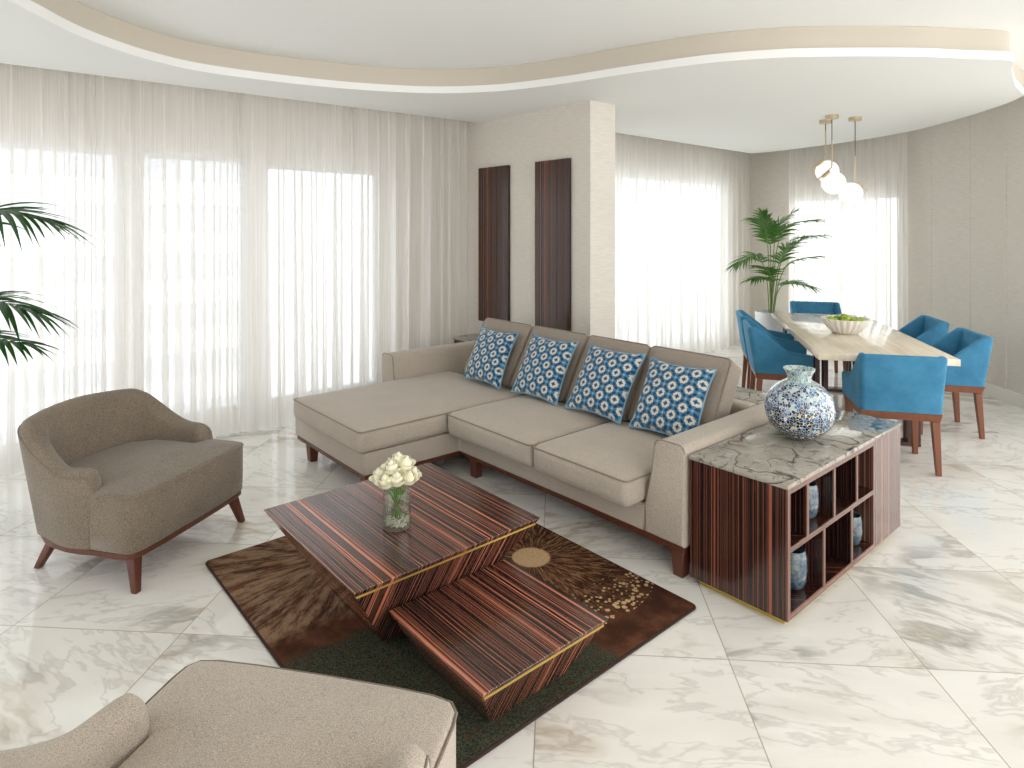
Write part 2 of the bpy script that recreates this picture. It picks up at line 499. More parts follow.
def struct(name, bm, mat, **kw):
    o = finish(bm, name, mat, **kw)
    o['kind'] = 'structure'
    return o

def dup(root, loc, rz, label, group=None):
    r = root.copy()
    COL.objects.link(r)
    r.location = loc
    r.rotation_euler = (0, 0, rz)
    r['label'] = label
    if group:
        r['group'] = group
    for ch in list(root.children):
        c = ch.copy()
        COL.objects.link(c)
        c.parent = r
        for g in list(ch.children):
            d = g.copy()
            COL.objects.link(d)
            d.parent = c
    return r

def BM():
    return bmesh.new()

def box(bm, x0, x1, y0, y1, z0, z1, bev=0., seg=2):
    vs = [bm.verts.new((x, y, z)) for x in (x0, x1) for y in (y0, y1) for z in (z0, z1)]
    f = [(0, 1, 3, 2), (4, 6, 7, 5), (0, 4, 5, 1), (2, 3, 7, 6), (0, 2, 6, 4), (1, 5, 7, 3)]
    fs = [bm.faces.new([vs[i] for i in q]) for q in f]
    if bev > 0:
        es = list({e for fc in fs for e in fc.edges})
        bmesh.ops.bevel(bm, geom=es, offset=bev, segments=seg, affect='EDGES', profile=.5)
    return vs

def hexa(bm, bot, top, bev=0., seg=2):
    """a solid from a bottom ring and a top ring of the same number of points"""
    n = len(bot)
    a = [bm.verts.new(p) for p in bot]
    b = [bm.verts.new(p) for p in top]
    fs = [bm.faces.new(a[::-1]), bm.faces.new(b)]
    for i in range(n):
        j = (i + 1) % n
        fs.append(bm.faces.new([a[i], a[j], b[j], b[i]]))
    if bev > 0:
        es = list({e for fc in fs for e in fc.edges})
        bmesh.ops.bevel(bm, geom=es, offset=bev, segments=seg, affect='EDGES', profile=.5)

def prism(bm, poly, z0, z1, bev=0., seg=2):
    hexa(bm, [(x, y, z0) for x, y in poly], [(x, y, z1) for x, y in poly], bev, seg)

def tube(bm, pts, r, n=8, caps=True, closed=False):
    pts = [Vector(p) for p in pts]
    m = len(pts)
    rr = r if isinstance(r, (list, tuple)) else [r] * m
    rings = []
    up = None
    for i, p in enumerate(pts):
        if closed:
            d = pts[(i + 1) % m] - pts[i - 1]
        else:
            d = pts[min(i + 1, m - 1)] - pts[max(i - 1, 0)]
        d = d.normalized() if d.length > 1e-9 else Vector((0, 0, 1))
        if up is None:
            up = Vector((0, 0, 1)) if abs(d.z) < .9 else Vector((1, 0, 0))
        s = d.cross(up)
        if s.length < 1e-6:
            s = d.cross(Vector((1, 0, 0)))
        s.normalize()
        up = s.cross(d).normalized()
        rings.append([bm.verts.new(p + (s * math.cos(2 * PI * k / n) + up * math.sin(2 * PI * k / n)) * rr[i]) for k in range(n)])
    rng = range(m) if closed else range(m - 1)
    for i in rng:
        a, b = rings[i], rings[(i + 1) % m]
        for k in range(n):
            l = (k + 1) % n
            bm.faces.new([a[k], a[l], b[l], b[k]])
    if caps and not closed:
        bm.faces.new(rings[0][::-1])
        bm.faces.new(rings[-1])

def lathe(bm, prof, n=32, c=(0, 0, 0), mod=None):
    rings = []
    for r, z in prof:
        if r < 1e-6:
            rings.append([bm.verts.new((c[0], c[1], c[2] + z))])
        else:
            ring = []
            for k in range(n):
                a = 2 * PI * k / n
                q = r * (mod(a, z) if mod else 1.)
                ring.append(bm.verts.new((c[0] + q * math.cos(a), c[1] + q * math.sin(a), c[2] + z)))
            rings.append(ring)
    for a, b in zip(rings, rings[1:]):
        if len(a) == 1 and len(b) == 1:
            continue
        for k in range(n):
            l = (k + 1) % n
            if len(a) == 1:
                bm.faces.new([a[0], b[l], b[k]])
            elif len(b) == 1:
                bm.faces.new([a[k], a[l], b[0]])
            else:
                bm.faces.new([a[k], a[l], b[l], b[k]])

def soft_box(bm, c, h, r, fn=None, n=9):
    """a cushion: box of half sizes h with round edges r; fn(p, unit) moves each point"""
    def samples(hh):
        s = [-hh + r * .0, -hh + r * .18, -hh + r * .5, -hh + r]
        inn = [(-hh + r) + (2 * hh - 2 * r) * i / n for i in range(1, n)]
        return s + inn + [-q for q in s[::-1]]
    S = [samples(q) for q in h]
    new = []
    for ax in range(3):
        a, b = [(1, 2), (0, 2), (0, 1)][ax]
        for sg in (-1, 1):
            grid = []
            for u in S[a]:
                row = []
                for v in S[b]:
                    p = [0, 0, 0]
                    p[ax] = sg * h[ax]
                    p[a] = u
                    p[b] = v
                    q = [max(-(h[i] - r), min(h[i] - r, p[i])) for i in range(3)]
                    d = Vector([p[i] - q[i] for i in range(3)])
                    w = Vector(q) + d.normalized() * r
                    row.append(bm.verts.new(w))
                grid.append(row)
            for i in range(len(grid) - 1):
                for j in range(len(grid[0]) - 1):
                    bm.faces.new([grid[i][j], grid[i + 1][j], grid[i + 1][j + 1], grid[i][j + 1]])
            for row in grid:
                new += row
    res = bmesh.ops.remove_doubles(bm, verts=new, dist=1e-5)
    vs = [v for v in new if v.is_valid]
    for v in vs:
        u = Vector([v.co[i] / h[i] for i in range(3)])
        if fn:
            v.co = fn(v.co.copy(), u)
        v.co += Vector(c)
    return vs

def outline_slab(bm, pts, z0, z1, r, crown=0., seg=4, under=0.):
    """a padded solid over an outline: upright sides, round top edge, domed top"""
    P = [Vector((x, y)) for x, y in pts]
    n = len(P)
    cen = sum(P, Vector((0, 0))) / n
    nr = []
    for i in range(n):
        d = (P[(i + 1) % n] - P[i - 1])
        nr.append(Vector((d.y, -d.x)).normalized())
    if sum(nr[i].dot(P[i] - cen) for i in range(n)) < 0:
        nr = [-q for q in nr]
    rings = []
    def ring(off, z):
        rings.append([bm.verts.new((P[i].x - nr[i].x * off, P[i].y - nr[i].y * off, z)) for i in range(n)])
    ring(under, z0)
    if under:
        ring(under * .3, z0 + under * .6)
    ring(0, z0 + .3 * (z1 - z0))
    ring(0, z1 - r)
    for k in range(1, seg + 1):
        a = PI / 2 * k / seg
        ring(r * (1 - math.cos(a)), z1 - r + r * math.sin(a))
    inner = [Vector((P[i].x - nr[i].x * r, P[i].y - nr[i].y * r)) for i in range(n)]
    for k in (.85, .65, .4, .18):
        zz = z1 + crown * (1 - k * k)
        rings.append([bm.verts.new((cen.x + (q.x - cen.x) * k, cen.y + (q.y - cen.y) * k, zz)) for q in inner])
    top = bm.verts.new((cen.x, cen.y, z1 + crown))
    for a, b in zip(rings, rings[1:]):
        for i in range(n):
            j = (i + 1) % n
            bm.faces.new([a[i], a[j], b[j], b[i]])
    for i in range(n):
        bm.faces.new([rings[-1][i], rings[-1][(i + 1) % n], top])
    bm.faces.new(rings[0][::-1])

def ushell(bm, path, thick, ztop, zbot, lean=None, roll=4, zin=None, ends=True):
    """upholstered wrap: path = outer plan line, ztop(i) its height, lean(p, n, z) moves a point outward"""
    m = len(path)
    P = [Vector((x, y)) for x, y in path]
    rings = []
    for i in range(m):
        d = P[min(i + 1, m - 1)] - P[max(i - 1, 0)]
        d.normalize()
        nrm = Vector((d.y, -d.x))          # outward, when the path runs with the inside on its left
        th = thick(i) if callable(thick) else thick
        zt = ztop(i)
        rr = th / 2
        prof = [(0, zbot), (0, zbot + .33 * (zt - rr - zbot)), (0, zbot + .66 * (zt - rr - zbot)), (0, zt - rr)]
        for k in range(1, roll * 2):
            a = PI * k / (roll * 2)
            prof.append((rr - rr * math.cos(a), zt - rr + rr * math.sin(a)))
        zi = zin if zin is not None else zbot
        prof += [(th, zt - rr), (th, zi + .5 * (zt - rr - zi)), (th, zi)]
        ring = []
        for off, z in prof:
            p = Vector((P[i].x - nrm.x * off, P[i].y - nrm.y * off, z))
            if lean:
                p = lean(p, nrm, z, off / th, i)
            ring.append(bm.verts.new(p))
        rings.append(ring)
    k = len(rings[0])
    for a, b in zip(rings, rings[1:]):
        for j in range(k):
            l = (j + 1) % k
            bm.faces.new([a[j], a[l], b[l], b[j]])
    if ends:
        bm.faces.new(rings[0])
        bm.faces.new(rings[-1][::-1])
    return rings

def smooth01(x):
    x = max(0., min(1., x))
    return x * x * (3 - 2 * x)

def round_rect(x0, x1, y0, y1, r, n=6):
    pts = []
    for cx, cy, a0 in ((x1 - r, y1 - r, 0), (x0 + r, y1 - r, 90), (x0 + r, y0 + r, 180), (x1 - r, y0 + r, 270)):
        for k in range(n + 1):
            a = R_(a0 + 90 * k / n)
            pts.append((cx + r * math.cos(a), cy + r * math.sin(a)))
    return pts

def catmull(pts, per=6):
    P = [Vector(p) for p in pts]
    out = []
    for i in range(len(P) - 1):
        a, b, c, d = P[max(i - 1, 0)], P[i], P[i + 1], P[min(i + 2, len(P) - 1)]
        for k in range(per):
            t = k / per
            out.append(.5 * ((2 * b) + (c - a) * t + (2 * a - 5 * b + 4 * c - d) * t * t + (3 * b - a - 3 * c + d) * t ** 3))
    out.append(P[-1])
    return out

# ------------------------------------------------------------------ camera frame
CAMZ = 1.62
TH = R_(49.1)
FW = Vector((math.cos(TH), math.sin(TH), 0))
RT = Vector((math.sin(TH), -math.cos(TH), 0))

cam = bpy.data.objects.new('camera', bpy.data.cameras.new('camera'))
COL.objects.link(cam)
cam.location = (0, 0, CAMZ)
cam.rotation_euler = (R_(90), 0, TH - R_(90))
cam.data.sensor_width = 36
cam.data.lens = 636 / 1024 * 36
cam.data.shift_y = -(384 - 229) / 1024
cam.data.clip_start = .02
cam.data.clip_end = 300
SC.camera = cam

# ------------------------------------------------------------------ room shell
CZ, CLIP, CUP = 2.66, 2.713, 2.85

bm = BM(); box(bm, -3.2, 9.4, -3.2, 6.2, -.08, 0)
struct('floor', bm, M['floor'], smooth=False)

# lower ceiling: a curved slab; its inner edge steps up to the raised field
edge_px = [(-1.3, 1.2), (-.75, 2.0), (-.3, 2.8), (-.02, 3.3), (.167, 3.676), (.287, 3.852), (.474, 4.105), (.684, 4.291), (.915, 4.432), (1.2, 4.515), (1.64, 4.485), (2.184, 4.359),
           (2.701, 4.100), (3.06, 3.70), (3.25, 3.213), (3.345, 2.832), (3.44, 2.486), (3.55, 2.185), (3.70, 1.934), (3.885, 1.714), (4.333, 1.319), (4.615, 1.135), (4.90, .955), (5.1, .985), (5.4, 1.04), (5.8, 1.10)]
curve = [(p.x, p.y) for p in catmull([(x, y, 0) for x, y in edge_px], 6)]
wall_curve = [(6.245, 1.131), (6.541, 1.296), (7.010, 1.672), (7.40, 2.06), (7.665, 2.391), (7.97, 3.0), (8.218, 3.958), (8.23, 4.46)]
outer = [(p.x, p.y) for p in catmull([(x, y, 0) for x, y in wall_curve], 5)] + [(4.15, 4.46), (4.15, 4.93), (3.84, 4.93), (-3.0, 5.27), (-3.0, 1.2)]

def ceiling_piece(name, off, z0, z1, mat):
    c2 = []
    for i, p in enumerate(curve):
        a, b = Vector(curve[max(i - 1, 0)]), Vector(curve[min(i + 1, len(curve) - 1)])
        d = (b - a).normalized()
        c2.append((p[0] - d.y * off, p[1] + d.x * off))
    poly = c2 + outer
    bm = BM()
    lo = [bm.verts.new((x, y, z0)) for x, y in poly]
    hi = [bm.verts.new((x, y, z1)) for x, y in poly]
    n = len(poly)
    for i in range(n):
        bm.faces.new([lo[i], lo[(i + 1) % n], hi[(i + 1) % n], hi[i]])
    for ring in (lo, hi):
        es = [bm.edges.get((ring[i], ring[(i + 1) % n])) for i in range(n)]
        bmesh.ops.triangle_fill(bm, edges=es, use_beauty=True)
    return struct(name, bm, mat, ang=25)
ceiling_piece('ceiling_lower', 0., CZ, CLIP, M['ceiling'])
ceiling_piece('ceiling_fascia', .02, CLIP, CUP - .001, M['cream'])
bm = BM(); box(bm, -3.2, 9.4, -3.2, 6.2, CUP, CUP + .1)
struct('ceiling_raised', bm, M['ceiling'], smooth=False)

# living-room window wall behind the sheers
WY0, WY1 = 5.50, 5.62
def wall_with_windows(name, x0, x1, y0, y1, z1, holes):
    bm = BM()
    xs = x0
    for a, b, za, zb in holes:
        if a > xs:
            box(bm, xs, a, y0, y1, 0, z1)
        if za > 0:
            box(bm, a, b, y0, y1, 0, za)
        box(bm, a, b, y0, y1, zb, z1)
        xs = b
    box(bm, xs, x1, y0, y1, 0, z1)
    return struct(name, bm, M['wall'], smooth=False)
L_HOLES = [(-2.3, .93, .10, 2.22), (1.01, 1.83, .10, 2.22), (1.95, 3.08, .10, 2.19)]
wall_with_windows('wall_left', -3.0, 4.15, WY0, WY1, 2.85, L_HOLES)
D_HOLES = [(4.9, 8.05, .1, 2.27)]
wall_with_windows('wall_back', 4.15, 8.75, 4.80, 4.92, 2.85, D_HOLES)

def window(name, x0, x1, y, z0, z1, bars):
    w = .05
    bm = BM()
    box(bm, x0, x0 + w, y, y + .06, z0, z1); box(bm, x1 - w, x1, y, y + .06, z0, z1)
    box(bm, x0 + w, x1 - w, y, y + .06, z0, z0 + w); box(bm, x0 + w, x1 - w, y, y + .06, z1 - w, z1)
    for b in bars:
        box(bm, b - .025, b + .025, y + .005, y + .055, z0 + w, z1 - w)
    o = struct(name, bm, M['frame'], smooth=False)
    bm = BM(); box(bm, x0 + w, x1 - w, y + .028, y + .034, z0 + w, z1 - w)
    sub(o, 'window_pane', bm, M['pane'], smooth=False)
    return o
for i, (a, b, za, zb) in enumerate(L_HOLES):
    window('window_%d' % (i + 1), a, b, WY0 + .03, za, zb, [-.7] if i == 0 else [])
window('window_4', 4.9, 8.05, 4.83, .1, 2.27, [5.9, 7.0])

# the projecting wall that carries the two timber panels
bm = BM(); box(bm, 3.84, 4.15, 3.468, 5.50, 0, 2.85)
struct('wall_pier', bm, M['wall'], smooth=False)
bm = BM(); box(bm, 4.15, 4.162, 3.50, 4.8, 0, .11); box(bm, 3.84, 4.162, 3.456, 3.468, 0, .11); box(bm, 3.828, 3.84, 3.456, 5.3, 0, .11)
struct('baseboard_pier', bm, M['whitepaint'], smooth=False)

# curved far-right wall
RW = catmull([(8.66, 4.85, 0), (8.62, 4.3, 0), (8.52, 3.6, 0), (8.36, 2.9, 0), (8.12, 2.38, 0), (7.82, 1.95, 0), (7.50, 1.58, 0), (7.24, 1.31, 0), (6.98, 1.0, 0), (6.72, .62, 0)], 6)
W3 = (.60, .985)   # stretch of the curved wall (in z-independent index terms below) that has the far window
def ribbon(bm, line, th, z0, z1, i0=0, i1=None):
    i1 = len(line) if i1 is None else i1
    ring = []
    for i in range(i0, i1):
        d = (line[min(i + 1, len(line) - 1)] - line[max(i - 1, 0)]).normalized()
        nn = Vector((-d.y, d.x, 0))           # away from the room
        p = line[i]
        q = p + nn * th
        ring.append([bm.verts.new((p.x, p.y, z0)), bm.verts.new((p.x, p.y, z1)), bm.verts.new((q.x, q.y, z1)), bm.verts.new((q.x, q.y, z0))])
    for a, b in zip(ring, ring[1:]):
        for k in range(4):
            bm.faces.new([a[k], a[(k + 1) % 4], b[(k + 1) % 4], b[k]])
    bm.faces.new(ring[0]); bm.faces.new(ring[-1][::-1])
FWI = (8, 21)      # indices on RW where the far window sits
bm = BM()
ribbon(bm, RW, .12, 0, 2.85, 0, FWI[0] + 1)
ribbon(bm, RW, .12, 0, .1, FWI[0], FWI[1] + 1)
ribbon(bm, RW, .12, 2.05, 2.85, FWI[0], FWI[1] + 1)
ribbon(bm, RW, .12, 0, 2.85, FWI[1])
struct('wall_right', bm, M['wall'], ang=20)
bm = BM(); ribbon(bm, RW, -.014, 0, .12)
struct('baseboard_right', bm, M['whitepaint'], ang=20)
# far window
bm = BM()
off = [p + Vector((.05, 0, 0)) for p in RW]
for k in (FWI[0], (FWI[0] + FWI[1]) // 2, FWI[1]):
    p = RW[k]
    box(bm, p.x + .03, p.x + .08, p.y - .03, p.y + .03, .1, 2.05)
ribbon(bm, off, .05, .1, .16, FWI[0], FWI[1] + 1); ribbon(bm, off, .05, 1.99, 2.05, FWI[0], FWI[1] + 1)
w5 = struct('window_5', bm, M['frame'], smooth=False)
bm = BM(); ribbon(bm, [p + Vector((.07, 0, 0)) for p in RW], .006, .16, 1.99, FWI[0], FWI[1] + 1)
sub(w5, 'window_pane', bm, M['pane'], ang=20)
bm = BM(); box(bm, -2.9, -2.78, -3.2, 2.4, 0, 2.85)  # unseen wall, added to block light from behind on the left
struct('wall_side_blocker', bm, M['wall'], smooth=False)
# narrow upright battens on the wall covering
def on_wall(px):
    for i in range(len(RW) - 1):
        f = [512 + 636 * p.dot(RT) / p.dot(FW) for p in (RW[i], RW[i + 1])]
        if f[0] <= px <= f[1]:
            return RW[i].lerp(RW[i + 1], (px - f[0]) / (f[1] - f[0])), (RW[i + 1] - RW[i]).normalized()
for i, (px, w, th) in enumerate(((1003., .05, .010), (969., .02, .003), (930., .02, .003))):
    a, d = on_wall(px)
    nn = Vector((d.y, -d.x, 0))
    b = a + d * w
    bm = BM()
    prism(bm, [(a.x, a.y), (b.x, b.y), (b.x + nn.x * th, b.y + nn.y * th), (a.x + nn.x * th, a.y + nn.y * th)], .12, 2.84)
    struct('trim_%d' % (i + 1), bm, M['wall'], smooth=False)

# ------------------------------------------------------------------ sheer curtains
def curtain(name, label, line, ztop, zbot, amp, pitch, seed):
    """line: hanging line in plan; cloth folded deeply to and fro about it"""
    rnd = random.Random(seed)
    L = [0.]
    for a, b in zip(line, line[1:]):
        L.append(L[-1] + (b - a).length)
    tot = L[-1]
    def at(s):
        for i in range(len(L) - 1):
            if s <= L[i + 1] or i == len(L) - 2:
                f = (s - L[i]) / max(1e-6, L[i + 1] - L[i])
                p = line[i].lerp(line[i + 1], f)
                d = (line[i + 1] - line[i]).normalized()
                return p, Vector((d.y, -d.x, 0))
    # folds of uneven width: each is a pair of crest and pinch
    folds = []
    s = 0.
    while s < tot:
        w = pitch * rnd.choice((.45, .6, .8, 1.1, 1.5, 1.9)) * rnd.uniform(.85, 1.15)
        folds.append((s, min(w, tot - s), rnd.uniform(.6, 1.25), rnd.uniform(-.25, .25)))
        s += w
    nz = 9
    cols = []
    for s0, w, k, dr in folds:
        for j in range(8):
            t = j / 8
            cols.append((s0 + w * t, t, k, dr, w))
    bm = BM()
    grid = []
    for iz in range(nz + 1):
        fz = iz / nz
        z = ztop + (zbot - ztop) * fz
        row = []
        for s, t, k, dr, w in cols:
            # loose omega profile: cloth doubles back at the pinch
            prof = math.sin(2 * PI * t)
            back = .24 * w * math.sin(4 * PI * t) * (.7 + .5 * fz)
            ss = min(tot, max(0., s + back + dr * w * fz * .5 * math.sin(PI * t)))
            p, nn = at(ss)
            a = amp * min(1.2, .35 + w / pitch * .6) * k * prof * (.75 + .45 * fz) + amp * .35 * math.sin(s * 3.1 + seed + 1.5 * fz)
            q = p + nn * a
            row.append(bm.verts.new((q.x, q.y, z)))
        grid.append(row)
    for i in range(nz):
        for j in range(len(cols) - 1):
            bm.faces.new([grid[i][j], grid[i][j + 1], grid[i + 1][j + 1], grid[i + 1][j]])
    o = finish(bm, name, M['sheer'], ang=70, loc=(line[0].x, line[0].y, 0))
    return tag(o, label, 'curtain')
V = Vector
curtain('sheer_curtain', 'long white sheer curtain along the living room windows behind the corner sofa and taupe chair',
        [V((-2.6, 5.42, 0)), V((.2, 5.31, 0)), V((3.80, 5.005, 0))], 2.84, .012, .05, .125, 3)
curtain('sheer_curtain', 'white sheer curtain between the timber panel wall and the potted palm in the corner',
        [V((4.2, 4.62, 0)), V((8.50, 4.62, 0))], 2.84, .012, .045, .14, 11)
curtain('sheer_curtain', 'white sheer curtain behind the three globe pendant lights',
        [V((8.40, 4.03, 0)), V((8.33, 3.6, 0)), V((8.22, 3.0, 0)), V((8.06, 2.50, 0))], 2.84, .012, .042, .13, 23)

# ------------------------------------------------------------------ outside
tw = thing('tower_building', 'pale tower block with white balcony bands seen through the sheer at the left', 'building', (-6, 48, -45))
bm = BM(); box(bm, -28, 15, 47, 60, -45, 22)
part(tw, 'facade', bm, M['facade'], smooth=False)
for k in range(13):
    z = -16 + 3.2 * k
    bm = BM(); box(bm, -29, 16, 45, 47, z, z + 1.5)
    part(tw, 'balcony', bm, M['slab'], smooth=False)

# ------------------------------------------------------------------ wall panels
for (ya, yb, lab) in ((4.455, 4.90, 'tall dark striped timber wall panel nearer the living room curtain'),
                      (3.675, 4.092, 'tall dark striped timber wall panel nearer the wall corner')):
    bm = BM(); box(bm, 3.808, 3.838, ya, yb, .73, 2.21, .003, 1)
    tag(finish(bm, 'wall_panel', M['ebxy'], loc=(3.838, (ya + yb) / 2, .73), ang=30), lab, 'wall panel', 'striped timber wall panels')

# ------------------------------------------------------------------ sectional sofa
SX0, SX1 = 2.50, 3.50
SY0, SY1 = 1.685, 4.57
sofa = thing('corner_sofa', 'large greige corner sofa with chaise end and low wooden feet', 'sofa', (3.0, 3.1, 0))
bm = BM()
base_poly = [(SX0, 1.909), (SX1, 1.909), (SX1, 4.35), (SX0 + .06, 4.35), (SX0 + .06, 4.44), (1.80, 4.44), (1.80, 3.415), (SX0, 3.415)]
prism(bm, base_poly, .155, .285, .012, 3)
part(sofa, 'base', bm, M['sofa'])
bm = BM()
rail = [(SX0 + .012, SY0 + .01), (SX1 - .01, SY0 + .01), (SX1 - .01, SY1 - .01), (SX0 + .07, SY1 - .01), (SX0 + .07, 4.43), (1.812, 4.43), (1.812, 3.427), (SX0 + .012, 3.427)]
prism(bm, rail, .122, .155, .003, 1)
part(sofa, 'rail', bm, M['wood'])
for x, y in ((SX0 + .05, SY0 + .05), (SX0 + .05, 3.30), (1.86, 4.28), (1.86, 3.475), (SX1 - .06, SY0 + .06), (SX1 - .06, SY1 - .08)):
    bm = BM()
    hexa(bm, [(x - .026, y - .026, 0), (x + .026, y - .026, 0), (x + .026, y + .026, 0), (x - .026, y + .026, 0)],
         [(x - .036, y - .036, .122), (x + .036, y - .036, .122), (x + .036, y + .036, .122), (x - .036, y + .036, .122)], .003, 1)
    part(sofa, 'leg', bm, M['wood'])
# arms: upholstered, inner side raked
def arm_mesh(x0, x1, yo, yi, s):
    # s=+1: the inside looks to +Y
    prof = [(yo, .157), (yi + s * .062, .157), (yi + s * .055, .285), (yi + s * .015, .46)]
    r = .035
    for k in range(6):
        a = R_(90 * k / 5)
        prof.append((yi - s * r + s * r * math.cos(a), .62 - r + r * math.sin(a)))
    for k in range(6):
        a = R_(90 + 90 * k / 5)
        prof.append((yo + s * r + s * r * math.cos(a), .62 - r + r * math.sin(a)))
    bm = BM()
    hexa(bm, [(x0, y, z) for y, z in prof], [(x1, y, z) for y, z in prof], 0)
    es = [e for f in bm.faces if len(f.verts) > 4 for e in f.edges]
    bmesh.ops.bevel(bm, geom=list(set(es)), offset=.012, segments=3, affect='EDGES', profile=.5)
    return bm, prof
bm, prof = arm_mesh(SX0 - .002, SX1, SY0, 1.845, 1)
ra = part(sofa, 'arm', bm, M['sofa'])
bm = BM()
tube(bm, [(SX0 + .004, y + (.004 if y > 1.75 else -.002), z + .003) for y, z in prof[1:]], .0035, 6)
sub(ra, 'piping', bm, M['pipe'], sofa.location)
bm, prof = arm_mesh(SX0 + .07, SX1, SY1, 4.41, -1)
la = part(sofa, 'arm', bm, M['sofa'])
bm = BM()
tube(bm, [(SX0 + .076, y, z + .003) for y, z in prof[1:]], .0035, 6)
sub(la, 'piping', bm, M['pipe'], sofa.location)
# low back frame
bm = BM(); box(bm, 3.385, SX1, 1.84, 4.415, .285, .612, .03, 4)
part(sofa, 'back_frame', bm, M['sofa'])
# seat cushions
def seat_cushion(x0, x1, y0, y1, z0, z1, crown):
    bm = BM()
    h = ((x1 - x0) / 2, (y1 - y0) / 2, (z1 - z0) / 2)
    def fn(p, u):
        k = (1 - u.x ** 4) * (1 - u.y ** 4)
        if u.z > 0:
            p.z += crown * k * u.z
        bul = .010 * (1 - u.z * u.z)
        if abs(u.x) > .9: p.x += bul * (1 if u.x > 0 else -1) * (1 - u.y ** 4)
        if abs(u.y) > .9: p.y += bul * (1 if u.y > 0 else -1) * (1 - u.x ** 4) * .4
        return p
    soft_box(bm, ((x0 + x1) / 2, (y0 + y1) / 2, (z0 + z1) / 2), h, .036, fn)
    o = part(sofa, 'seat_cushion', bm, M['sofa'], ang=60)
    bm = BM()
    pts = [(x, y, z1 - .011) for x, y in round_rect(x0 + .001, x1 - .001, y0 + .001, y1 - .001, .03, 5)]
    tube(bm, pts, .0045, 6, closed=True)
    sub(o, 'piping', bm, M['pipe'], sofa.location)
seat_cushion(1.765, 3.12, 3.405, 4.40, .288, .432, .018)
seat_cushion(2.375, 3.12, 2.590, 3.395, .288, .432, .028)
seat_cushion(2.375, 3.12, 1.915, 2.580, .288, .432, .028)
# leaning back cushions
BCY = [(1.90, 2.462), (2.472, 2.988), (2.998, 3.558), (3.568, 4.14)]
lean = math.atan2(.25, .42)
def back_cushion(y0, y1):
    bm = BM()
    h = (.075, (y1 - y0) / 2, .245)
    def fn(p, u):
        if u.x < 0:
            p.x -= .018 * (1 - u.y ** 4) * (1 - u.z ** 4)
        return p
    vs = soft_box(bm, (0, 0, 0), h, .03, fn, 7)
    Mx = Matrix.Translation((3.045 + .075 * math.cos(lean) + .245 * math.sin(lean), (y0 + y1) / 2, .435 + .245 * math.cos(lean) - .004)) @ Matrix.Rotation(lean, 4, 'Y')
    bmesh.ops.transform(bm, matrix=Mx, verts=bm.verts[:])
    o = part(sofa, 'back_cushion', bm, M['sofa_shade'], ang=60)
    bm = BM()
    pts = [Mx @ Vector((-.068, a, b)) for a, b in round_rect(-h[1] + .004, h[1] - .004, -.241, .241, .03, 5)]
    tube(bm, pts, .0045, 6, closed=True)
    sub(o, 'piping', bm, M['pipe'], sofa.location)
for a, b in BCY:
    back_cushion(a, b)

# patterned scatter cushions, each a thing of its own
PILL = [((2.935, 3.745), (3.195, 3.83), .44, 'blue flower print cushion at the chaise end of the sofa'),
        ((2.938, 3.175), (3.195, 3.225), .455, 'blue flower print cushion second from the chaise end of the sofa'),
        ((2.940, 2.648), (3.19, 2.65), .455, 'blue flower print cushion second from the sofa arm beside the cabinet'),
        ((2.938, 2.130), (3.20, 2.165), .445, 'blue flower print cushion against the sofa arm beside the side cabinet')]
for (bx, by), (tx, ty), sz, lab in PILL:
    up = Vector((tx - bx, 0, .375)).normalized()
    shear = (ty - by) / math.hypot(tx - bx, .375)
    side = Vector((0, -1, 0))
    nrm = side.cross(up).normalized() * -1      # towards the seat front
    if nrm.x > 0: nrm = -nrm
    side = up.cross(nrm).normalized()
    c = Vector((bx, by, .470)) + up * (sz / 2) 
    Mx = Matrix((( side.x, up.x, nrm.x, c.x), (side.y, up.y, nrm.y, c.y), (side.z, up.z, nrm.z, c.z), (0, 0, 0, 1)))
    root = bpy.data.objects.new('throw_pillow', None)
    COL.objects.link(root)
    root.empty_display_size = .1
    root.matrix_world = Mx
    tag(root, lab, 'cushion', 'blue patterned cushions on the sofa')
    bm = BM()
    n = 18
    H = sz / 2
    gr = {}
    for sg in (-1, 1):
        for i in range(n + 1):
            for j in range(n + 1):
                u, v = -1 + 2 * i / n, -1 + 2 * j / n
                pin = 1 - .095 * (1 - abs(v) ** 2.2) * abs(u) ** 3
                pin2 = 1 - .095 * (1 - abs(u) ** 2.2) * abs(v) ** 3
                x, y = u * H * pin, v * H * pin2
                x -= shear * (y + H)
                th = .068 * ((1 - u ** 2) * (1 - v ** 2)) ** .42
                wr = .004 * mnoise.noise(Vector((x * 9, y * 9, c.y * 7)))
                edge_ = i in (0, n) or j in (0, n)
                key = (i, j, 0 if edge_ else sg)
                if key not in gr:
                    gr[key] = bm.verts.new((x, y, 0 if edge_ else sg * (th * (1 if sg > 0 else .62) + wr)))
        for i in range(n):
            for j in range(n):
                q = []
                for a, b in ((i, j), (i + 1, j), (i + 1, j + 1), (i, j + 1)):
                    ed = a in (0, n) or b in (0, n)
                    q.append(gr[(a, b, 0 if ed else sg)])
                if len(set(q)) == 4:
                    bm.faces.new(q)
    cover = finish(bm, 'cover', M['print'], root, ang=80)
    bm = BM()
    rim = [(i, 0) for i in range(n)] + [(n, j) for j in range(n)] + [(n - i, n) for i in range(n)] + [(0, n - j) for j in range(n)]
    pts = []
    for i, j in rim:
        u, v = -1 + 2 * i / n, -1 + 2 * j / n
        yy = v * H * (1 - .095 * (1 - abs(u) ** 2.2) * abs(v) ** 3)
        pts.append((u * H * (1 - .095 * (1 - abs(v) ** 2.2) * abs(u) ** 3) - shear * (yy + H), yy, 0))
    tube(bm, pts, .005, 6, closed=True)
    finish(bm, 'piping', M['pillow_pipe'], root)

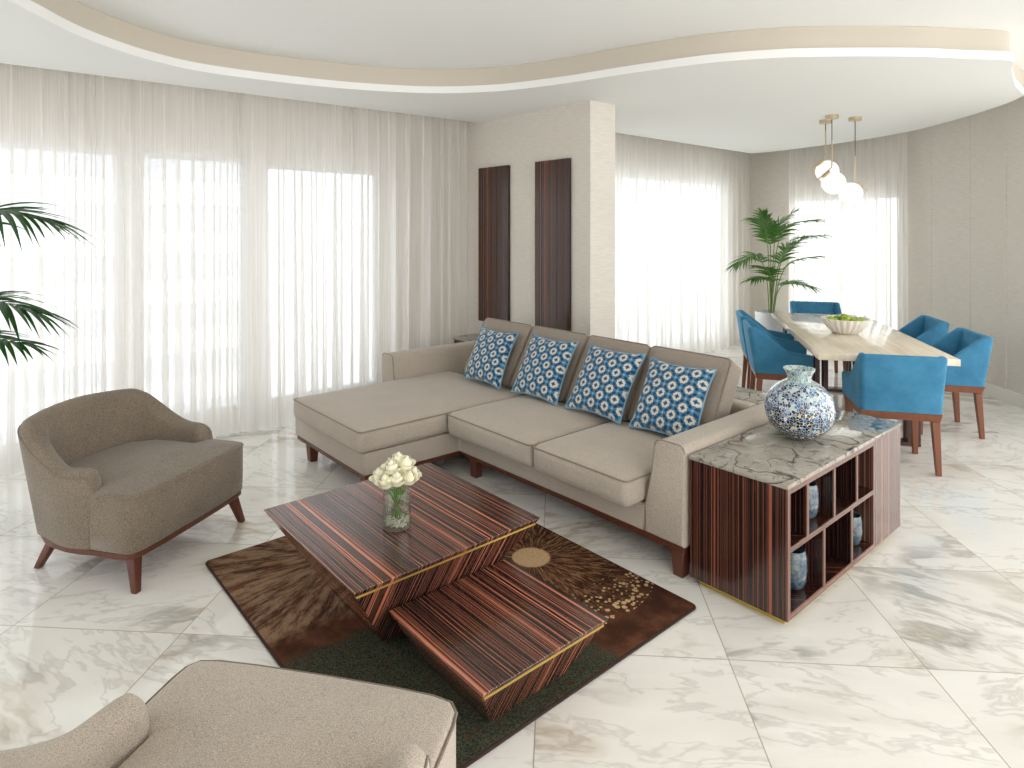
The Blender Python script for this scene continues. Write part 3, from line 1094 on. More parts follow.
# ------------------------------------------------------------------ marble-topped side cabinet with cubbies
CX0, CX1, CY0, CY1, CH = 2.52, 3.80, 1.212, 1.665, .567
cab = thing('side_cabinet', 'striped ebony side cabinet with grey marble top and open cubbyholes beside the sofa arm', 'cabinet', ((CX0 + CX1) / 2, (CY0 + CY1) / 2, 0))
bm = BM(); box(bm, CX0 - .004, CX1 + .004, CY0 - .004, CY1 + .006, CH, CH + .018, .003, 2)
part(cab, 'marble_top', bm, M['marble'])
bm = BM(); box(bm, CX0 + .03, CX1 - .03, CY0 + .03, CY1 - .03, 0, .032)
part(cab, 'plinth', bm, M['brass'], smooth=False)
B = .032
XE = 3.426          # end of the open bays
bm = BM()
box(bm, CX0, CX0 + .022, CY0, CY1, B, CH)
part(cab, 'side_panel', bm, M['ebxy'], smooth=False)
bm = BM()
box(bm, CX0 + .022, XE, CY1 - .02, CY1, B, CH)
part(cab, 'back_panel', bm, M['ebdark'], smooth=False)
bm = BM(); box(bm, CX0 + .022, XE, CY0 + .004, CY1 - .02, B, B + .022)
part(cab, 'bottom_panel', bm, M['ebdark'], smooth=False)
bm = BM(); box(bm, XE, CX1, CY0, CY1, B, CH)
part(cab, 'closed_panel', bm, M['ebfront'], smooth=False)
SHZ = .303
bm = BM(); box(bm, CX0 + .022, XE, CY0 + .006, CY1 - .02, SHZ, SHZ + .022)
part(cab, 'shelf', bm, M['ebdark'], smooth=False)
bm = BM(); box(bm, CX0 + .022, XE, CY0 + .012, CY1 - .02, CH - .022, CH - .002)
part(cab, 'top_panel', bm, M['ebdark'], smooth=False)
for x, z0, z1 in ((2.705, SHZ + .022, CH - .022), (2.972, SHZ + .022, CH - .022), (3.225, SHZ + .022, CH - .022), (2.865, B + .022, SHZ), (3.165, B + .022, SHZ)):
    bm = BM(); box(bm, x - .009, x + .009, CY0 + .006, CY1 - .02, z0, z1)
    dv = part(cab, 'divider', bm, M['ebdark'], smooth=False)
    bm = BM(); box(bm, x - .010, x + .010, CY0, CY0 + .0055, z0, z1)
    sub(dv, 'edging', bm, M['edgewood'], cab.location, smooth=False)
for z0, z1 in ((B, B + .022), (SHZ, SHZ + .022), (CH - .024, CH)):
    bm = BM(); box(bm, CX0 + .022, XE, CY0, CY0 + .0055, z0, z1)
    part(cab, 'front_rail', bm, M['ebz'], smooth=False)
bm = BM(); box(bm, CX0 + .0005, CX0 + .024, CY0 - .001, CY0 + .004, B, CH)
part(cab, 'corner_edging', bm, M['edgewood'], smooth=False)

def tumbler(x, y, z, h, r, lab):
    bm = BM()
    pr = [(0, 0), (r * .62, 0), (r * .78, .006), (r * .93, h * .22), (r, h * .5), (r * .97, h * .8), (r * .86, h), (r * .80, h), (r * .9, h * .8), (r * .92, h * .5), (r * .84, h * .22), (r * .6, .014), (0, .012)]
    lathe(bm, pr, 28)
    o = finish(bm, 'glass_tumbler', M['tumbler'], ang=50)
    o.location = (x, y, z)
    tag(o, lab, 'tumbler', 'mottled glass tumblers in the cabinet')
tumbler(2.762, 1.305, B + .0225, .165, .060, 'mottled blue glass tumbler in the lower cubby nearest the end of the cabinet')
tumbler(2.885, 1.305, SHZ + .0225, .15, .056, 'mottled blue glass tumbler in the upper row of cubbies')
tumbler(3.365, 1.295, B + .0225, .14, .052, 'mottled blue glass tumbler in the lower cubby beside the closed panel')

# mosaic vase
bm = BM()
prof = [(0, 0), (.060, 0), (.066, .004), (.078, .012), (.112, .034), (.140, .066), (.157, .104), (.163, .145), (.158, .185), (.142, .222), (.116, .252), (.086, .273), (.064, .285),
        (.054, .294), (.055, .303), (.062, .322), (.074, .340), (.074, .344), (.068, .343), (.057, .322), (.050, .303), (.048, .294), (.06, .28), (.10, .25), (.15, .18), (.15, .11), (.1, .04), (0, .02)]
lathe(bm, prof, 48)
o = finish(bm, 'mosaic_vase', M['mosaic'], ang=60)
o.location = (3.145, 1.452, CH + .0182)
tag(o, 'round blue and white mosaic glass vase standing on the grey marble cabinet top', 'vase')

# console behind the sofa
con = thing('console_table', 'long low console with grey marble top behind the back of the sofa', 'console', (3.67, 3.2, 0))
bm = BM(); box(bm, 3.525, 3.805, 1.69, 4.93, .578, .60, .003, 2)
part(con, 'marble_top', bm, M['marble'])
bm = BM(); box(bm, 3.535, 3.80, 1.70, 4.92, .06, .578)
part(con, 'body', bm, M['ebxy'], smooth=False)
bm = BM(); box(bm, 3.555, 3.78, 1.72, 4.90, 0, .06)
part(con, 'plinth', bm, M['brass'], smooth=False)

# ------------------------------------------------------------------ nesting coffee tables
def inv_table(name, label, x0, x1, y0, y1, zb, zt, slant, lip, brass_z, y_back_slant=True):
    t = thing(name, label, 'coffee table', ((x0 + x1) / 2, (y0 + y1) / 2, zb))
    bm = BM()
    i = slant
    hexa(bm, [(x0 + i, y0 + i, zb), (x1 - i, y0 + i, zb), (x1 - i, y1 - i, zb), (x0 + i, y1 - i, zb)],
         [(x0, y0, zt), (x1, y0, zt), (x1, y1, zt), (x0, y1, zt)], .0025, 1)
    part(t, 'body', bm, M['ebx'], smooth=True, ang=25)
    k = (zt - brass_z) / (zt - zb) * slant
    for ya, sg in ((y0 + k, -1), (y1 - k, 1)):
        bm = BM()
        y_a, y_b = sorted((ya + sg * .0022, ya - sg * .012))
        box(bm, x0 + k + .001, x1 - k - .001, y_a, y_b, brass_z - .004, brass_z + .004)
        part(t, 'brass_inlay', bm, M['brass'], smooth=False)
    return t
RUGZ = .014
inv_table('coffee_table', 'larger square striped ebony coffee table carrying the vase of white roses', .993, 1.853, 1.953, 2.80, RUGZ, .40, .245, 0, .374)
inv_table('nesting_table', 'lower striped ebony table tucked under the edge of the larger coffee table', 1.184, 1.760, 1.500, 2.060, RUGZ, .220, .112, 0, .196)

# ------------------------------------------------------------------ rug
rg = thing('rug', 'brown patterned rug with cream dandelion burst under the coffee tables', 'rug', (1.6345, 2.417, 0))
bm = BM()
prism(bm, round_rect(.897, 2.372, 1.540, 3.294, .02, 4), 0.0005, RUGZ - .0005, .003, 2)
part(rg, 'pile', bm, M['rug'])
bm = BM()
tube(bm, [(x, y, .0065) for x, y in round_rect(.894, 2.375, 1.537, 3.297, .022, 4)], .006, 8, closed=True)
part(rg, 'binding', bm, M['rug_edge'])

# ------------------------------------------------------------------ tub chairs
def tub_chair(label, loc, rz, fab):
    t = thing('tub_chair', label, 'armchair', loc, rz, 'taupe tub chairs')
    # outer plan line of the wrap (x right, y back), from one arm front round the back to the other
    half = [(.392, .215), (.408, .29), (.424, .37), (.432, .46), (.426, .57), (.396, .665), (.33, .74), (.22, .785), (.10, .80)]
    path = [(p.x, p.y) for p in catmull([(x, y, 0) for x, y in half] + [(0, .803, 0)] + [(-x, y, 0) for x, y in half[::-1]], 4)]
    m = len(path)
    cum = [0.]
    for a, b in zip(path, path[1:]):
        cum.append(cum[-1] + math.hypot(b[0] - a[0], b[1] - a[1]))
    tot = cum[-1]
    def dd(i):
        return min(cum[i], tot - cum[i])
    def ztop(i):
        d = dd(i)
        front = math.sqrt(max(0., 1 - (1 - min(1., d / .05)) ** 2))
        return .440 + (.525 - .440) * front + .185 * smooth01((d - .12) / .46) + .022 * smooth01((d - .5) / .4)
    def thick(i):
        d = dd(i)
        return (.055 + .04 * math.sqrt(max(0., 1 - (1 - min(1., d / .05)) ** 2))) + .02 * smooth01((d - .1) / .4)
    def leanf(p, nn, z, off, i):
        k = (z - .17) / .6
        d = dd(i)
        w = smooth01((d - .05) / .35)
        o = -.092 * (1 - k) * (.22 + .78 * w) * (1 if off < .5 else .3)
        if off > .9:
            o -= .05 * (1 - k) * w
        return Vector((p.x + nn.x * o, p.y + nn.y * o, p.z))
    bm = BM()
    rings = ushell(bm, path, thick, ztop, .172, leanf, 4, zin=.33)
    pipe_pts = [r[4].co.copy() for r in rings]
    sh = part(t, 'backrest', bm, fab, world=False, ang=75)
    bm = BM()
    tube(bm, pipe_pts, .0042, 6)
    sub(sh, 'piping', bm, M['pipe_chair'])
    # seat: wide in front, narrower between the arms
    half = [(.20, -.012), (.31, -.006), (.362, .006), (.383, .034), (.388, .08), (.386, .232), (.30, .262), (.305, .40), (.295, .52), (.22, .625), (.1, .66)]
    pl = [(0, -.015)] + half + [(0, .665)] + [(-x, y) for x, y in half[::-1]]
    bm = BM()
    outline_slab(bm, pl, .172, .437, .022, .022, 4, .012)
    st = part(t, 'seat', bm, fab, world=False, ang=60)
    bm = BM()
    fr = [(.387, .205), (.389, .08), (.384, .034), (.363, .005), (.31, -.007), (.20, -.013), (0, -.016)]
    tube(bm, [(x, y, .424) for x, y in fr] + [(-x, y, .424) for x, y in fr[-2::-1]], .0042, 6)
    sub(st, 'piping', bm, M['pipe_chair'])
    # timber rail under the upholstery
    rp = [(0, -.006), (.2, -.004), (.31, 0), (.36, .014), (.376, .04), (.38, .1), (.378, .215), (.386, .29), (.386, .37), (.374, .46), (.342, .55), (.305, .615), (.25, .665), (.18, .70), (.09, .714), (0, .716)]
    rp = rp + [(-x, y) for x, y in rp[-2:0:-1]]
    bm = BM()
    prism(bm, rp, .148, .1715, .004, 2)
    part(t, 'rail', bm, M['wood'], world=False)
    for sx in (-1, 1):
        for (x0, y0, x1, y1) in ((.325, .05, .355, .008), (.265, .565, .30, .635)):
            bm = BM()
            a, b = .024, .015
            X0, X1 = sx * x0, sx * x1
            hexa(bm, [(X1 - b, y1 - b, 0), (X1 + b, y1 - b, 0), (X1 + b, y1 + b, 0), (X1 - b, y1 + b, 0)],
                 [(X0 - a, y0 - a, .148), (X0 + a, y0 - a, .148), (X0 + a, y0 + a, .148), (X0 - a, y0 + a, .148)], .004, 2)
            part(t, 'leg', bm, M['wood'], world=False)
    return t
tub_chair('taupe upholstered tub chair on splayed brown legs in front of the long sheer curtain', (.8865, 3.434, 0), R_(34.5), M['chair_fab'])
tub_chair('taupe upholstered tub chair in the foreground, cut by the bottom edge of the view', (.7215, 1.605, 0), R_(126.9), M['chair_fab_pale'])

# ------------------------------------------------------------------ vase of roses
VX, VY = 1.353, 2.283
vz = thing('flower_vase', 'clear glass cylinder vase with water and white pebbles on the coffee table', 'vase', (VX, VY, .4005))
vr, vh = .0575, .148
bm = BM()
lathe(bm, [(0, 0), (vr - .003, 0), (vr, .003), (vr, vh), (vr - .003, vh), (vr - .003, .010), (0, .010)], 36)
part(vz, 'glass_cylinder', bm, M['vase_glass'], world=False, ang=50)
rr = random.Random(5)
bm = BM()
lathe(bm, [(0, .0105), (vr - .0036, .0105), (vr - .0036, .108), (0, .108)], 32)
part(vz, 'water', bm, mat_glass('vase_water', (.93, .96, .92, 1), .05), world=False, ang=50)
bm = BM()
for k in range(110):
    a, q = rr.uniform(0, 2 * PI), (vr - .010) * math.sqrt(rr.uniform(.15, 1))
    z = .016 + rr.uniform(0, .018)
    s = rr.uniform(.005, .0075)
    Mx = Matrix.Translation((q * math.cos(a), q * math.sin(a), z)) @ Matrix.Rotation(rr.uniform(0, 3), 4, 'X') @ Matrix.Diagonal((s * 1.2, s, s * .8, 1))
    bmesh.ops.create_icosphere(bm, subdivisions=1, radius=1, matrix=Mx)
pb = part(vz, 'pebbles', bm, M['pebble'], world=False)
pb['kind'] = 'stuff'

def rose_bloom(bm, r, rnd):
    lays = ((3, (.22, .34, .34, .26, .12), 1.75, 0.), (3, (.26, .46, .50, .44, .34), 1.62, .02), (4, (.28, .60, .68, .64, .62), 1.45, .04), (5, (.30, .74, .88, .90, 1.02), 1.2, .12))
    for lay, (cnt, rad, hh, curl) in enumerate(lays):
        for k in range(cnt):
            a0 = 2 * PI * (k + rnd.random() * .4) / cnt + lay * .7
            hw = PI / cnt * 1.35
            g = []
            for i in range(5):
                fz = i / 4
                row = []
                for j in range(7):
                    fa = -1 + 2 * j / 6
                    aa = a0 + fa * hw * (1 - .25 * fz ** 4)
                    q = rad[i] * (1 - .06 * abs(fa) * (1 if k % 2 else -.6)) + curl * fz ** 4 * (1 - fa * fa)
                    z = hh * fz * (1 - .10 * fa * fa * fz) - .55 - curl * 1.1 * fz ** 5
                    row.append(bm.verts.new((r * q * math.cos(aa), r * q * math.sin(aa), r * z)))
                g.append(row)
            for i in range(4):
                for j in range(6):
                    bm.faces.new([g[i][j], g[i][j + 1], g[i + 1][j + 1], g[i + 1][j]])
    bmesh.ops.create_icosphere(bm, subdivisions=2, radius=r * .30, matrix=Matrix.Translation((0, 0, r * .6)) @ Matrix.Diagonal((1, 1, 1.6, 1)))
ROSES = [(-.055, .022, .172, .033), (-.028, -.02, .185, .030), (-.012, .028, .205, .031), (.004, -.004, .215, .030), (.036, .012, .213, .028), (.03, -.028, .178, .031), (.058, -.006, .168, .028),
         (-.042, -.034, .155, .028), (.005, -.045, .158, .027), (.05, .034, .175, .028), (-.03, .05, .17, .03), (.01, .05, .178, .03)]
for q, (dx, dy, dz, r) in enumerate(ROSES):
    # offsets run along the view's right and depth
    dx, dy, dz, r = dx * 1.04, dy * 1.25, dz * 1.22 - .004, r * 1.26
    px = RT * dx + FW * (-dy)
    rt = thing('rose', 'ivory white rose bunched in the glass vase on the coffee table', 'rose', (VX, VY, .412), 0, 'white roses in the glass vase')
    top = Vector((px.x, px.y, dz - .012))
    dirn = Vector((px.x * 6, px.y * 6, 1)).normalized()
    rot = Vector((0, 0, 1)).rotation_difference(dirn).to_matrix().to_4x4()
    bm = BM()
    rose_bloom(bm, r, random.Random(q))
    bmesh.ops.transform(bm, matrix=Matrix.Translation(top) @ rot @ Matrix.Rotation(q * 1.3, 4, 'Z'), verts=bm.verts[:])
    finish(bm, 'bloom', M['petal'], rt, ang=80)
    bm = BM()
    foot = Vector((-px.x * .35 + .004 * (q % 3), -px.y * .35, .024))
    mid = Vector((px.x * .25, px.y * .25, .10))
    tube(bm, catmull([foot, mid, top - dirn * r * .3], 5), .0022, 6)
    finish(bm, 'stem', M['rose_stem'], rt)

# ------------------------------------------------------------------ dining table
TE = Vector((.823, .568, 0)); TN = Vector((.568, -.823, 0))
TA = math.atan2(.568, .823)
TC = Vector((5.72, 2.247, 0))
dt = thing('dining_table', 'long cream stone dining table on slatted dark wood pedestals', 'dining table', TC, TA)
bm = BM(); box(bm, -1.13, 1.13, -.437, .437, .703, .75, .004, 2)
part(dt, 'stone_top', bm, M['stone'], world=False)
def pedestal(cx, hw):
    bm = BM()
    box(bm, cx - .055, cx + .055, -hw, hw, .672, .7028, .003, 1)
    p = part(dt, 'pedestal', bm, M['wood_dark'], world=False)
    bm = BM(); box(bm, cx - .055, cx + .055, -hw, hw, 0, .028, .003, 1)
    sub(p, 'foot_bar', bm, M['wood_dark'])
    for y in (-hw + .015, -hw + .075, hw - .075, hw - .015):
        for x in (cx - .04, cx + .04):
            bm = BM(); box(bm, x - .014, x + .014, y - .014, y + .014, .028, .672, .002, 1)
            sub(p, 'slat', bm, M['wood_dark'])
pedestal(-.60, .36)
pedestal(1.00, .34)

# ------------------------------------------------------------------ dining chairs
def dining_chair(label, pos, facing):
    """pos: middle of the top rear edge; local +Y runs from the back to the front"""
    t = thing('dining_chair', label, 'dining chair', (pos[0], pos[1], 0), math.atan2(facing.y, facing.x) - PI / 2, 'blue dining chairs')
    W, D, r = .26, .545, .035
    left = [(-W, D), (-W, D * .8), (-W, D * .545), (-W, D * .4), (-W, D * .25), (-W, r * 2)]
    arc = [(-W + r - r * math.cos(R_(a)), r - r * math.sin(R_(a))) for a in (0, 22, 45, 68, 90)]
    right = [(-x, y) for x, y in (left + arc)[::-1]]
    path = left + arc + right          # inside is on the left when walking this way
    def hz(y):
        if y < r * 2: return .79
        k = D * .55
        if y < k: return .79 - (.79 - .598) * (y - 2 * r) / (k - 2 * r)
        return .598 - .033 * (y - k) / (D - k)
    def lean_(p, nn, z, off, i):
        k = (p.y / D)
        f = max(0., 1 - k)
        return Vector((p.x * (1 - .06 * (1 - (z - .4) / .4) * 1.), p.y + .06 * (1 - (z - .4) / .39) * f, p.z))
    bm = BM()
    ushell(bm, path, .045, lambda i: hz(path[i][1]), .405, lean_, 3)
    bmesh.ops.remove_doubles(bm, verts=bm.verts[:], dist=1e-5)
    part(t, 'shell', bm, M['velvet'], world=False, ang=40)
    bm = BM()
    vs = soft_box(bm, (0, .30, .435), (.205, .235, .04), .022, lambda p, u: Vector((p.x, p.y, p.z + (.012 * (1 - u.x ** 4) * (1 - u.y ** 4) if u.z > 0 else 0))), 5)
    part(t, 'seat', bm, M['velvet'], world=False, ang=60)
    bm = BM()
    hexa(bm, [(-.235, .075, .35), (.235, .075, .35), (.235, D - .02, .35), (-.235, D - .02, .35)], [(-.243, .06, .4045), (.243, .06, .4045), (.243, D - .008, .4045), (-.243, D - .008, .4045)], .003, 1)
    part(t, 'apron', bm, M['wood_chair'], world=False)
    for sx in (-1, 1):
        for ya, yb in ((.10, .075), (D - .05, D - .045)):
            bm = BM()
            a, b = .024, .0155
            X0, X1 = sx * .21, sx * .222
            hexa(bm, [(X1 - b, yb - b, 0), (X1 + b, yb - b, 0), (X1 + b, yb + b, 0), (X1 - b, yb + b, 0)],
                 [(X0 - a, ya - a, .35), (X0 + a, ya - a, .35), (X0 + a, ya + a, .35), (X0 - a, ya + a, .35)], .003, 1)
            part(t, 'leg', bm, M['wood_chair'], world=False)
    return t
ch = dining_chair('blue velvet dining chair at the near end of the table, its back to the cabinet', (4.662, 1.462), TE)
for pos, fc, lab in (((5.235, 2.904), TN, 'blue velvet dining chair on the curtain side of the table, nearer the sofa'),
                     ((5.815, 3.30), TN, 'blue velvet dining chair on the curtain side of the table, nearer the potted palm'),
                     ((6.185, 1.40), -TN, 'blue velvet dining chair on the wall side of the table, nearer the side cabinet'),
                     ((6.85, 1.86), -TN, 'blue velvet dining chair on the wall side of the table, farther from the cabinet'),
                     ((7.40, 3.255), -TE, 'blue velvet dining chair at the far end of the table, beside the potted palm')):
    dup(ch, (pos[0], pos[1], 0), math.atan2(fc.y, fc.x) - PI / 2, lab)

# ------------------------------------------------------------------ fruit bowl
BX, BY, BZ = 5.575, 2.19, .7505
bm = BM()
mod = lambda a, z: 1 + .035 * math.cos(a * 22)
lathe(bm, [(0, 0), (.085, 0), (.095, .004), (.135, .045), (.165, .085), (.182, .125), (.178, .127), (.158, .085), (.128, .048), (.085, .014), (0, .012)], 132, (0, 0, 0), mod)
o = finish(bm, 'fruit_bowl', M['bowl'], ang=60)
o.location = (BX, BY, BZ)
tag(o, 'white fluted ceramic bowl of green apples on the dining table', 'bowl')
AP = [(.0, .0, .066)] + [(.068 * math.cos(a), .068 * math.sin(a), .073) for a in (.3, 1.55, 2.8, 4.05, 5.3)] + \
     [(.108 * math.cos(a), .108 * math.sin(a), .104) for a in (0.1, .95, 1.8, 2.65, 3.5, 4.35, 5.2)] + [(.03, .02, .128), (-.045, -.03, .128)]
app = None
for q, (x, y, z) in enumerate(AP):
    if app is None:
        app = thing('apple', 'green apple heaped in the white fluted bowl', 'apple', (BX + x, BY + y, BZ + z - .033), 0, 'green apples in the bowl')
        bm = BM()
        lathe(bm, [(0, .006), (.010, .003), (.02, .003), (.031, .015), (.0345, .033), (.032, .048), (.022, .060), (.012, .062), (.005, .058), (0, .054)], 20)
        finish(bm, 'flesh', M['apple'], app, ang=80)
        bm = BM(); tube(bm, [(0, 0, .054), (.001, 0, .063), (.004, 0, .072)], .0013, 5)
        finish(bm, 'stalk', M['stalk'], app)
    else:
        dup(app, (BX + x, BY + y, BZ + z - .033), q * 1.1, app['label'])

# ------------------------------------------------------------------ pendants
def pendant(label, x, y, gz, cordz, bend, sgn, gr, al):
    t = thing('pendant_light', label, 'pendant light', (x, y, CZ), 0, 'globe pendant lights over the table')
    bm = BM(); lathe(bm, [(0, -.0005), (.055, -.0005), (.055, -.032), (.05, -.036), (0, -.036)], 28)
    part(t, 'canopy', bm, M['brass_soft'], world=False)
    bm = BM(); tube(bm, [(0, 0, -.03), (0, 0, cordz - CZ)], .0045, 8)
    part(t, 'cord', bm, M['cord'], world=False)
    d = RT * sgn
    b = Vector((0, 0, bend - CZ))
    tip = b + (d * .18 + Vector((0, 0, -.16))) * al
    bm = BM(); tube(bm, [(0, 0, cordz - CZ), (0, 0, bend + .012 - CZ), b + d * .006 + Vector((0, 0, -.004)), tip], .0068, 8)
    part(t, 'rod', bm, M['brass_soft'], world=False)
    a = (tip - b).normalized()
    nrm = Vector((0, 0, 0)) + (-d * .16 - Vector((0, 0, .18)))
    nrm.normalize()
    dc = b + a * (.085 if al > .8 else .05) + nrm * .008
    gc = dc + nrm * (gr + .006)
    rot = Vector((0, 0, 1)).rotation_difference(nrm).to_matrix().to_4x4()
    bm = BM(); lathe(bm, [(0, -.006), (.042, -.006), (.046, 0), (.042, .010), (0, .010)], 24)
    bmesh.ops.transform(bm, matrix=Matrix.Translation(dc) @ rot, verts=bm.verts[:])
    part(t, 'disc', bm, M['brass_soft'], world=False)
    bm = BM()
    bmesh.ops.create_uvsphere(bm, u_segments=32, v_segments=20, radius=gr, matrix=Matrix.Translation(gc))
    part(t, 'globe', bm, M['globe'], world=False)
pendant('white globe pendant hanging highest, its brass rod bent towards the palm', 6.24, 2.63, 2.164, 2.56, 2.315, -1, .105, 1.)
pendant('white globe pendant in front of the highest one, its brass rod bent towards the palm', 6.016, 2.479, 2.05, 2.43, 2.185, -1, .104, .9)
pendant('white globe pendant hanging lowest, its brass rod bent towards the right wall', 6.292, 2.384, 1.947, 2.30, 2.07, 1, .101, .62)

# ------------------------------------------------------------------ palms
def leaflet(bm, base, d, up, L, w, droop, n=6):
    rows = []
    side = d.cross(up)
    if side.length < 1e-4: side = Vector((1, 0, 0))
    side.normalize()
    for i in range(n + 1):
        f = i / n
        c = base + d * (L * f) + Vector((0, 0, -droop * L * f * f))
        ww = w * (math.sin(PI * min(1, .12 + .88 * f) ** .7) if f < 1 else 0.)
        ww = max(ww, .0006)
        fold = up * (ww * .35)
        rows.append((bm.verts.new(c + side * ww + fold), bm.verts.new(c), bm.verts.new(c - side * ww + fold)))
    for a, b in zip(rows, rows[1:]):
        bm.faces.new([a[0], a[1], b[1], b[0]])
        bm.faces.new([a[1], a[2], b[2], b[1]])

def frond(t, pts, nleaf, L, w, mat, rnd, spread=1.0, bare=.35, droop=.35):
    """pts: control points of the rachis in local coordinates; leaflets on the outer part"""
    P = catmull([Vector(p) for p in pts], 8)
    m = len(P)
    bm = BM()
    for k in range(nleaf):
        f = bare + (1 - bare) * (k + .5) / nleaf
        i = min(m - 2, int(f * (m - 1)))
        fr = f * (m - 1) - i
        p = P[i].lerp(P[i + 1], fr)
        d = (P[i + 1] - P[i]).normalized()
        up = Vector((0, 0, 1)) - d * d.z
        if up.length < .05: up = Vector((1, 0, 0))
        up.normalize()
        sd = d.cross(up).normalized()
        g = (f - bare) / (1 - bare)
        ll = L * (.55 + .45 * math.sin(PI * (.25 + .7 * g))) * rnd.uniform(.85, 1.1)
        ang = R_(62 - 42 * g) * spread
        for s in (-1, 1):
            dl = (d * math.cos(ang) + sd * (s * math.sin(ang)) + up * rnd.uniform(.0, .22)).normalized()
            leaflet(bm, p, dl, up, ll, w * rnd.uniform(.8, 1.1), droop * rnd.uniform(.7, 1.4))
    d = (P[-1] - P[-2]).normalized()
    leaflet(bm, P[-1], d, Vector((0, 0, 1)), L * .6, w * .8, droop)
    fo = finish(bm, 'frond', mat, t, ang=60)
    bm = BM()
    tube(bm, P, [.0085 * (1 - .75 * i / (m - 1)) for i in range(m)], 6)
    finish(bm, 'leaf_stalk', M['stem'], fo)

pal = thing('potted_palm', 'green kentia palm in a silver white pot at the far corner of the dining area', 'potted palm', (7.61, 3.87, 0))
bm = BM(); lathe(bm, [(0, 0), (.150, 0), (.155, .006), (.186, .585), (.186, .595), (.172, .595), (.166, .54), (0, .54)], 40)
part(pal, 'pot', bm, M['pot'], world=False)
bm = BM(); lathe(bm, [(.168, .539), (.12, .555), (0, .56)], 28)
part(pal, 'soil', bm, M['soil'], world=False)
rp = random.Random(4)
def PV(r, d, z):     # local point: r to the view's right, d towards the viewer
    v = RT * r - FW * d
    return Vector((v.x, v.y, z))
FR = [((0, 0), (.02, 1.25), (.03, 1.60), (.16, 1.78), 0.05), ((0, .0), (-.05, 1.25), (-.14, 1.62), (-.34, 1.72), .1), ((.02, 0), (.09, 1.1), (.2, 1.45), (.52, 1.52), .08), ((-.02, 0), (-.08, 1.0), (-.25, 1.28), (-.55, 1.18), .12),
      ((.03, 0), (.1, .95), (.22, 1.18), (.50, 1.26), .0), ((0, 0), (-.04, .9), (-.12, 1.1), (-.34, 1.16), .2), ((0, 0), (0, .85), (-.12, 1.0), (-.38, 1.0), .15), ((.02, 0), (.05, .8), (.12, .96), (.30, .92), .2), ((0, 0), (.03, 1.3), (.08, 1.62), (.30, 1.70), .3), ((0, 0), (-.01, 1.2), (-.06, 1.55), (-.18, 1.78), .0), ((0, 0), (.02, 1.0), (.06, 1.3), (.18, 1.48), .25)]
for a, b, c, e, dp_ in FR:
    frond(pal, [PV(a[0], 0, .54), PV(b[0] * .95, dp_ * .25 + .02, b[1] + .02), PV(c[0] * .95, dp_ * .7 + .08, c[1] + .02), PV(e[0] * .95, dp_ * 1.2 + .17, e[1] + .02)], 15, .27, .0155, M['leaf'], rp, bare=.5, droop=.30)

# palm at the left edge: only its leaf tips reach into view
pl2 = thing('potted_palm', 'dark green palm reaching into view at the left edge, in front of the long curtain', 'potted palm', (-.06, 4.42, 0))
bm = BM(); lathe(bm, [(0, 0), (.15, 0), (.155, .006), (.192, .46), (.192, .47), (.178, .47), (.172, .43), (0, .43)], 40)
part(pl2, 'pot', bm, M['pot'], world=False)
bm = BM(); lathe(bm, [(.1745, .43), (.12, .44), (0, .445)], 28)
part(pl2, 'soil', bm, M['soil'], world=False)
rp = random.Random(9)
FR2 = [((0, .9), (.06, 1.45), (.20, 1.70), (.52, 1.67), .05, .40, 15), ((.02, .8), (.08, 1.15), (.18, 1.26), (.45, 1.19), .0, .33, 10), ((0, .75), (.06, .98), (.16, 1.07), (.44, 1.03), .05, .28, 8),
       ((-.02, .9), (-.1, 1.4), (-.25, 1.6), (-.5, 1.55), 0, .34, 12), ((0, .9), (.0, 1.45), (.03, 1.68), (.22, 1.80), .25, .36, 12), ((0, .8), (-.08, 1.1), (-.25, 1.2), (-.5, 1.1), .1, .3, 10), ((0, .85), (.04, 1.35), (.14, 1.52), (.28, 1.58), .3, .34, 11)]
for a, b, c, e, dp_, L, nl in FR2:
    frond(pl2, [PV(0, 0, .43), PV(a[0], 0, a[1]), PV(b[0], dp_ * .3, b[1]), PV(c[0], dp_ * .7, c[1]), PV(e[0], dp_, e[1])], nl + 4, L, .0155, M['leaf_dark'], rp, bare=.62, droop=.36)

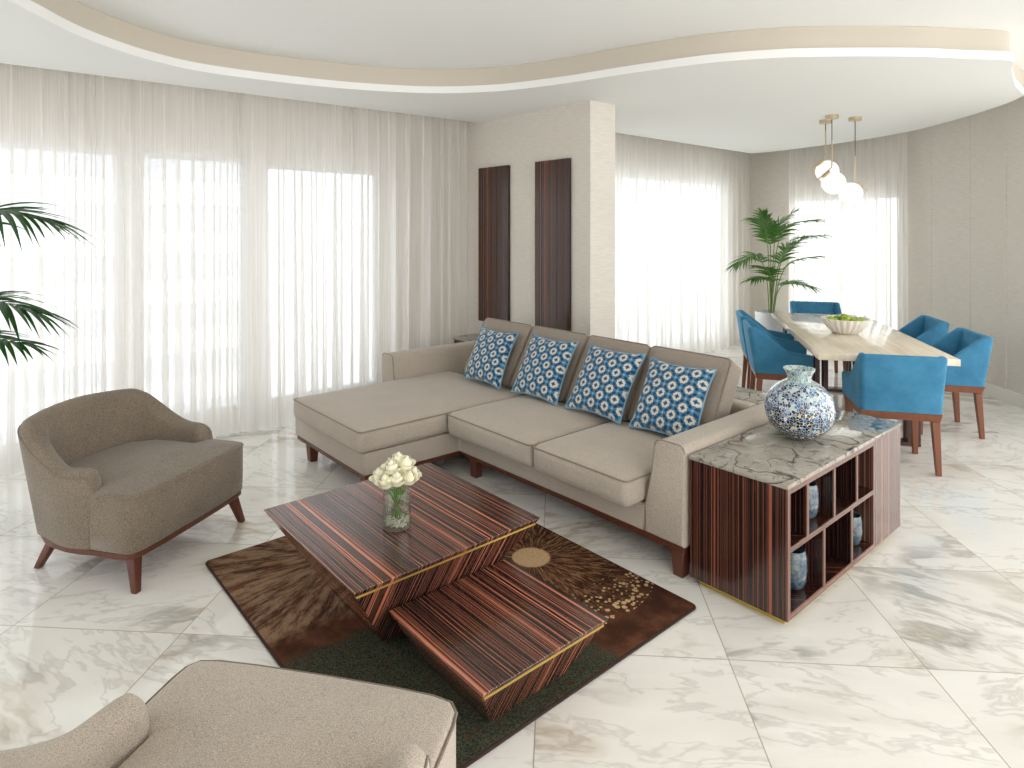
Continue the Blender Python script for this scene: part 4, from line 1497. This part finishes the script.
# ------------------------------------------------------------------ light
w = bpy.data.worlds.new('daylight')
SC.world = w
w.use_nodes = True
nt = w.node_tree
nt.nodes.clear()
bg = nt.nodes.new('ShaderNodeBackground')
ow = nt.nodes.new('ShaderNodeOutputWorld')
def area(name, loc, rot, sx, sy, power, col=(1, 1, 1)):
    l = bpy.data.lights.new(name, 'AREA')
    l.shape = 'RECTANGLE'
    l.size, l.size_y = sx, sy
    l.energy = power
    l.color = col
    o = bpy.data.objects.new(name, l)
    COL.objects.link(o)
    o.location = loc
    o.rotation_euler = rot
    return o
# overcast sky, brighter on the side behind the viewer
tc = nt.nodes.new('ShaderNodeTexCoord')
dt_ = nt.nodes.new('ShaderNodeVectorMath'); dt_.operation = 'DOT_PRODUCT'
dt_.inputs[1].default_value = (.50, -.866, 0)
nt.links.new(tc.outputs['Generated'], dt_.inputs[0])
mr = nt.nodes.new('ShaderNodeMapRange'); mr.interpolation_type = 'SMOOTHSTEP'
mr.inputs[1].default_value, mr.inputs[2].default_value = .05, .6
nt.links.new(dt_.outputs['Value'], mr.inputs[0])
mc = nt.nodes.new('ShaderNodeMix'); mc.data_type = 'RGBA'
S0, S1 = 2.05, 3.1
mc.inputs[6].default_value = (.92 * S0, .96 * S0, 1.0 * S0, 1)
mc.inputs[7].default_value = (1.0 * S1, .992 * S1, .975 * S1, 1)
nt.links.new(mr.outputs[0], mc.inputs[0])
nt.links.new(mc.outputs[2], bg.inputs[0])
bg.inputs[1].default_value = 1.
nt.links.new(bg.outputs[0], ow.inputs[0])
area('window_daylight', (6.5, 5.02, 1.2), (R_(-90), 0, 0), 3.1, 2.1, 20, (.95, .98, 1))  # lamp added outside the dining window to brighten that end
area('window_daylight', (8.75, 3.2, 1.2), (R_(90), 0, R_(100)), 1.7, 1.8, 5, (.95, .98, 1))  # second added lamp, behind the far window, for more fill
SC.view_settings.view_transform = 'Standard'
SC.view_settings.look = 'None'
SC.view_settings.exposure = 0.12
SC.view_settings.gamma = 1.0
SC.view_settings.use_curve_mapping = False
SC.cycles.use_denoising = True
SC.cycles.max_bounces = 10
SC.cycles.diffuse_bounces = 5
SC.cycles.transparent_max_bounces = 24
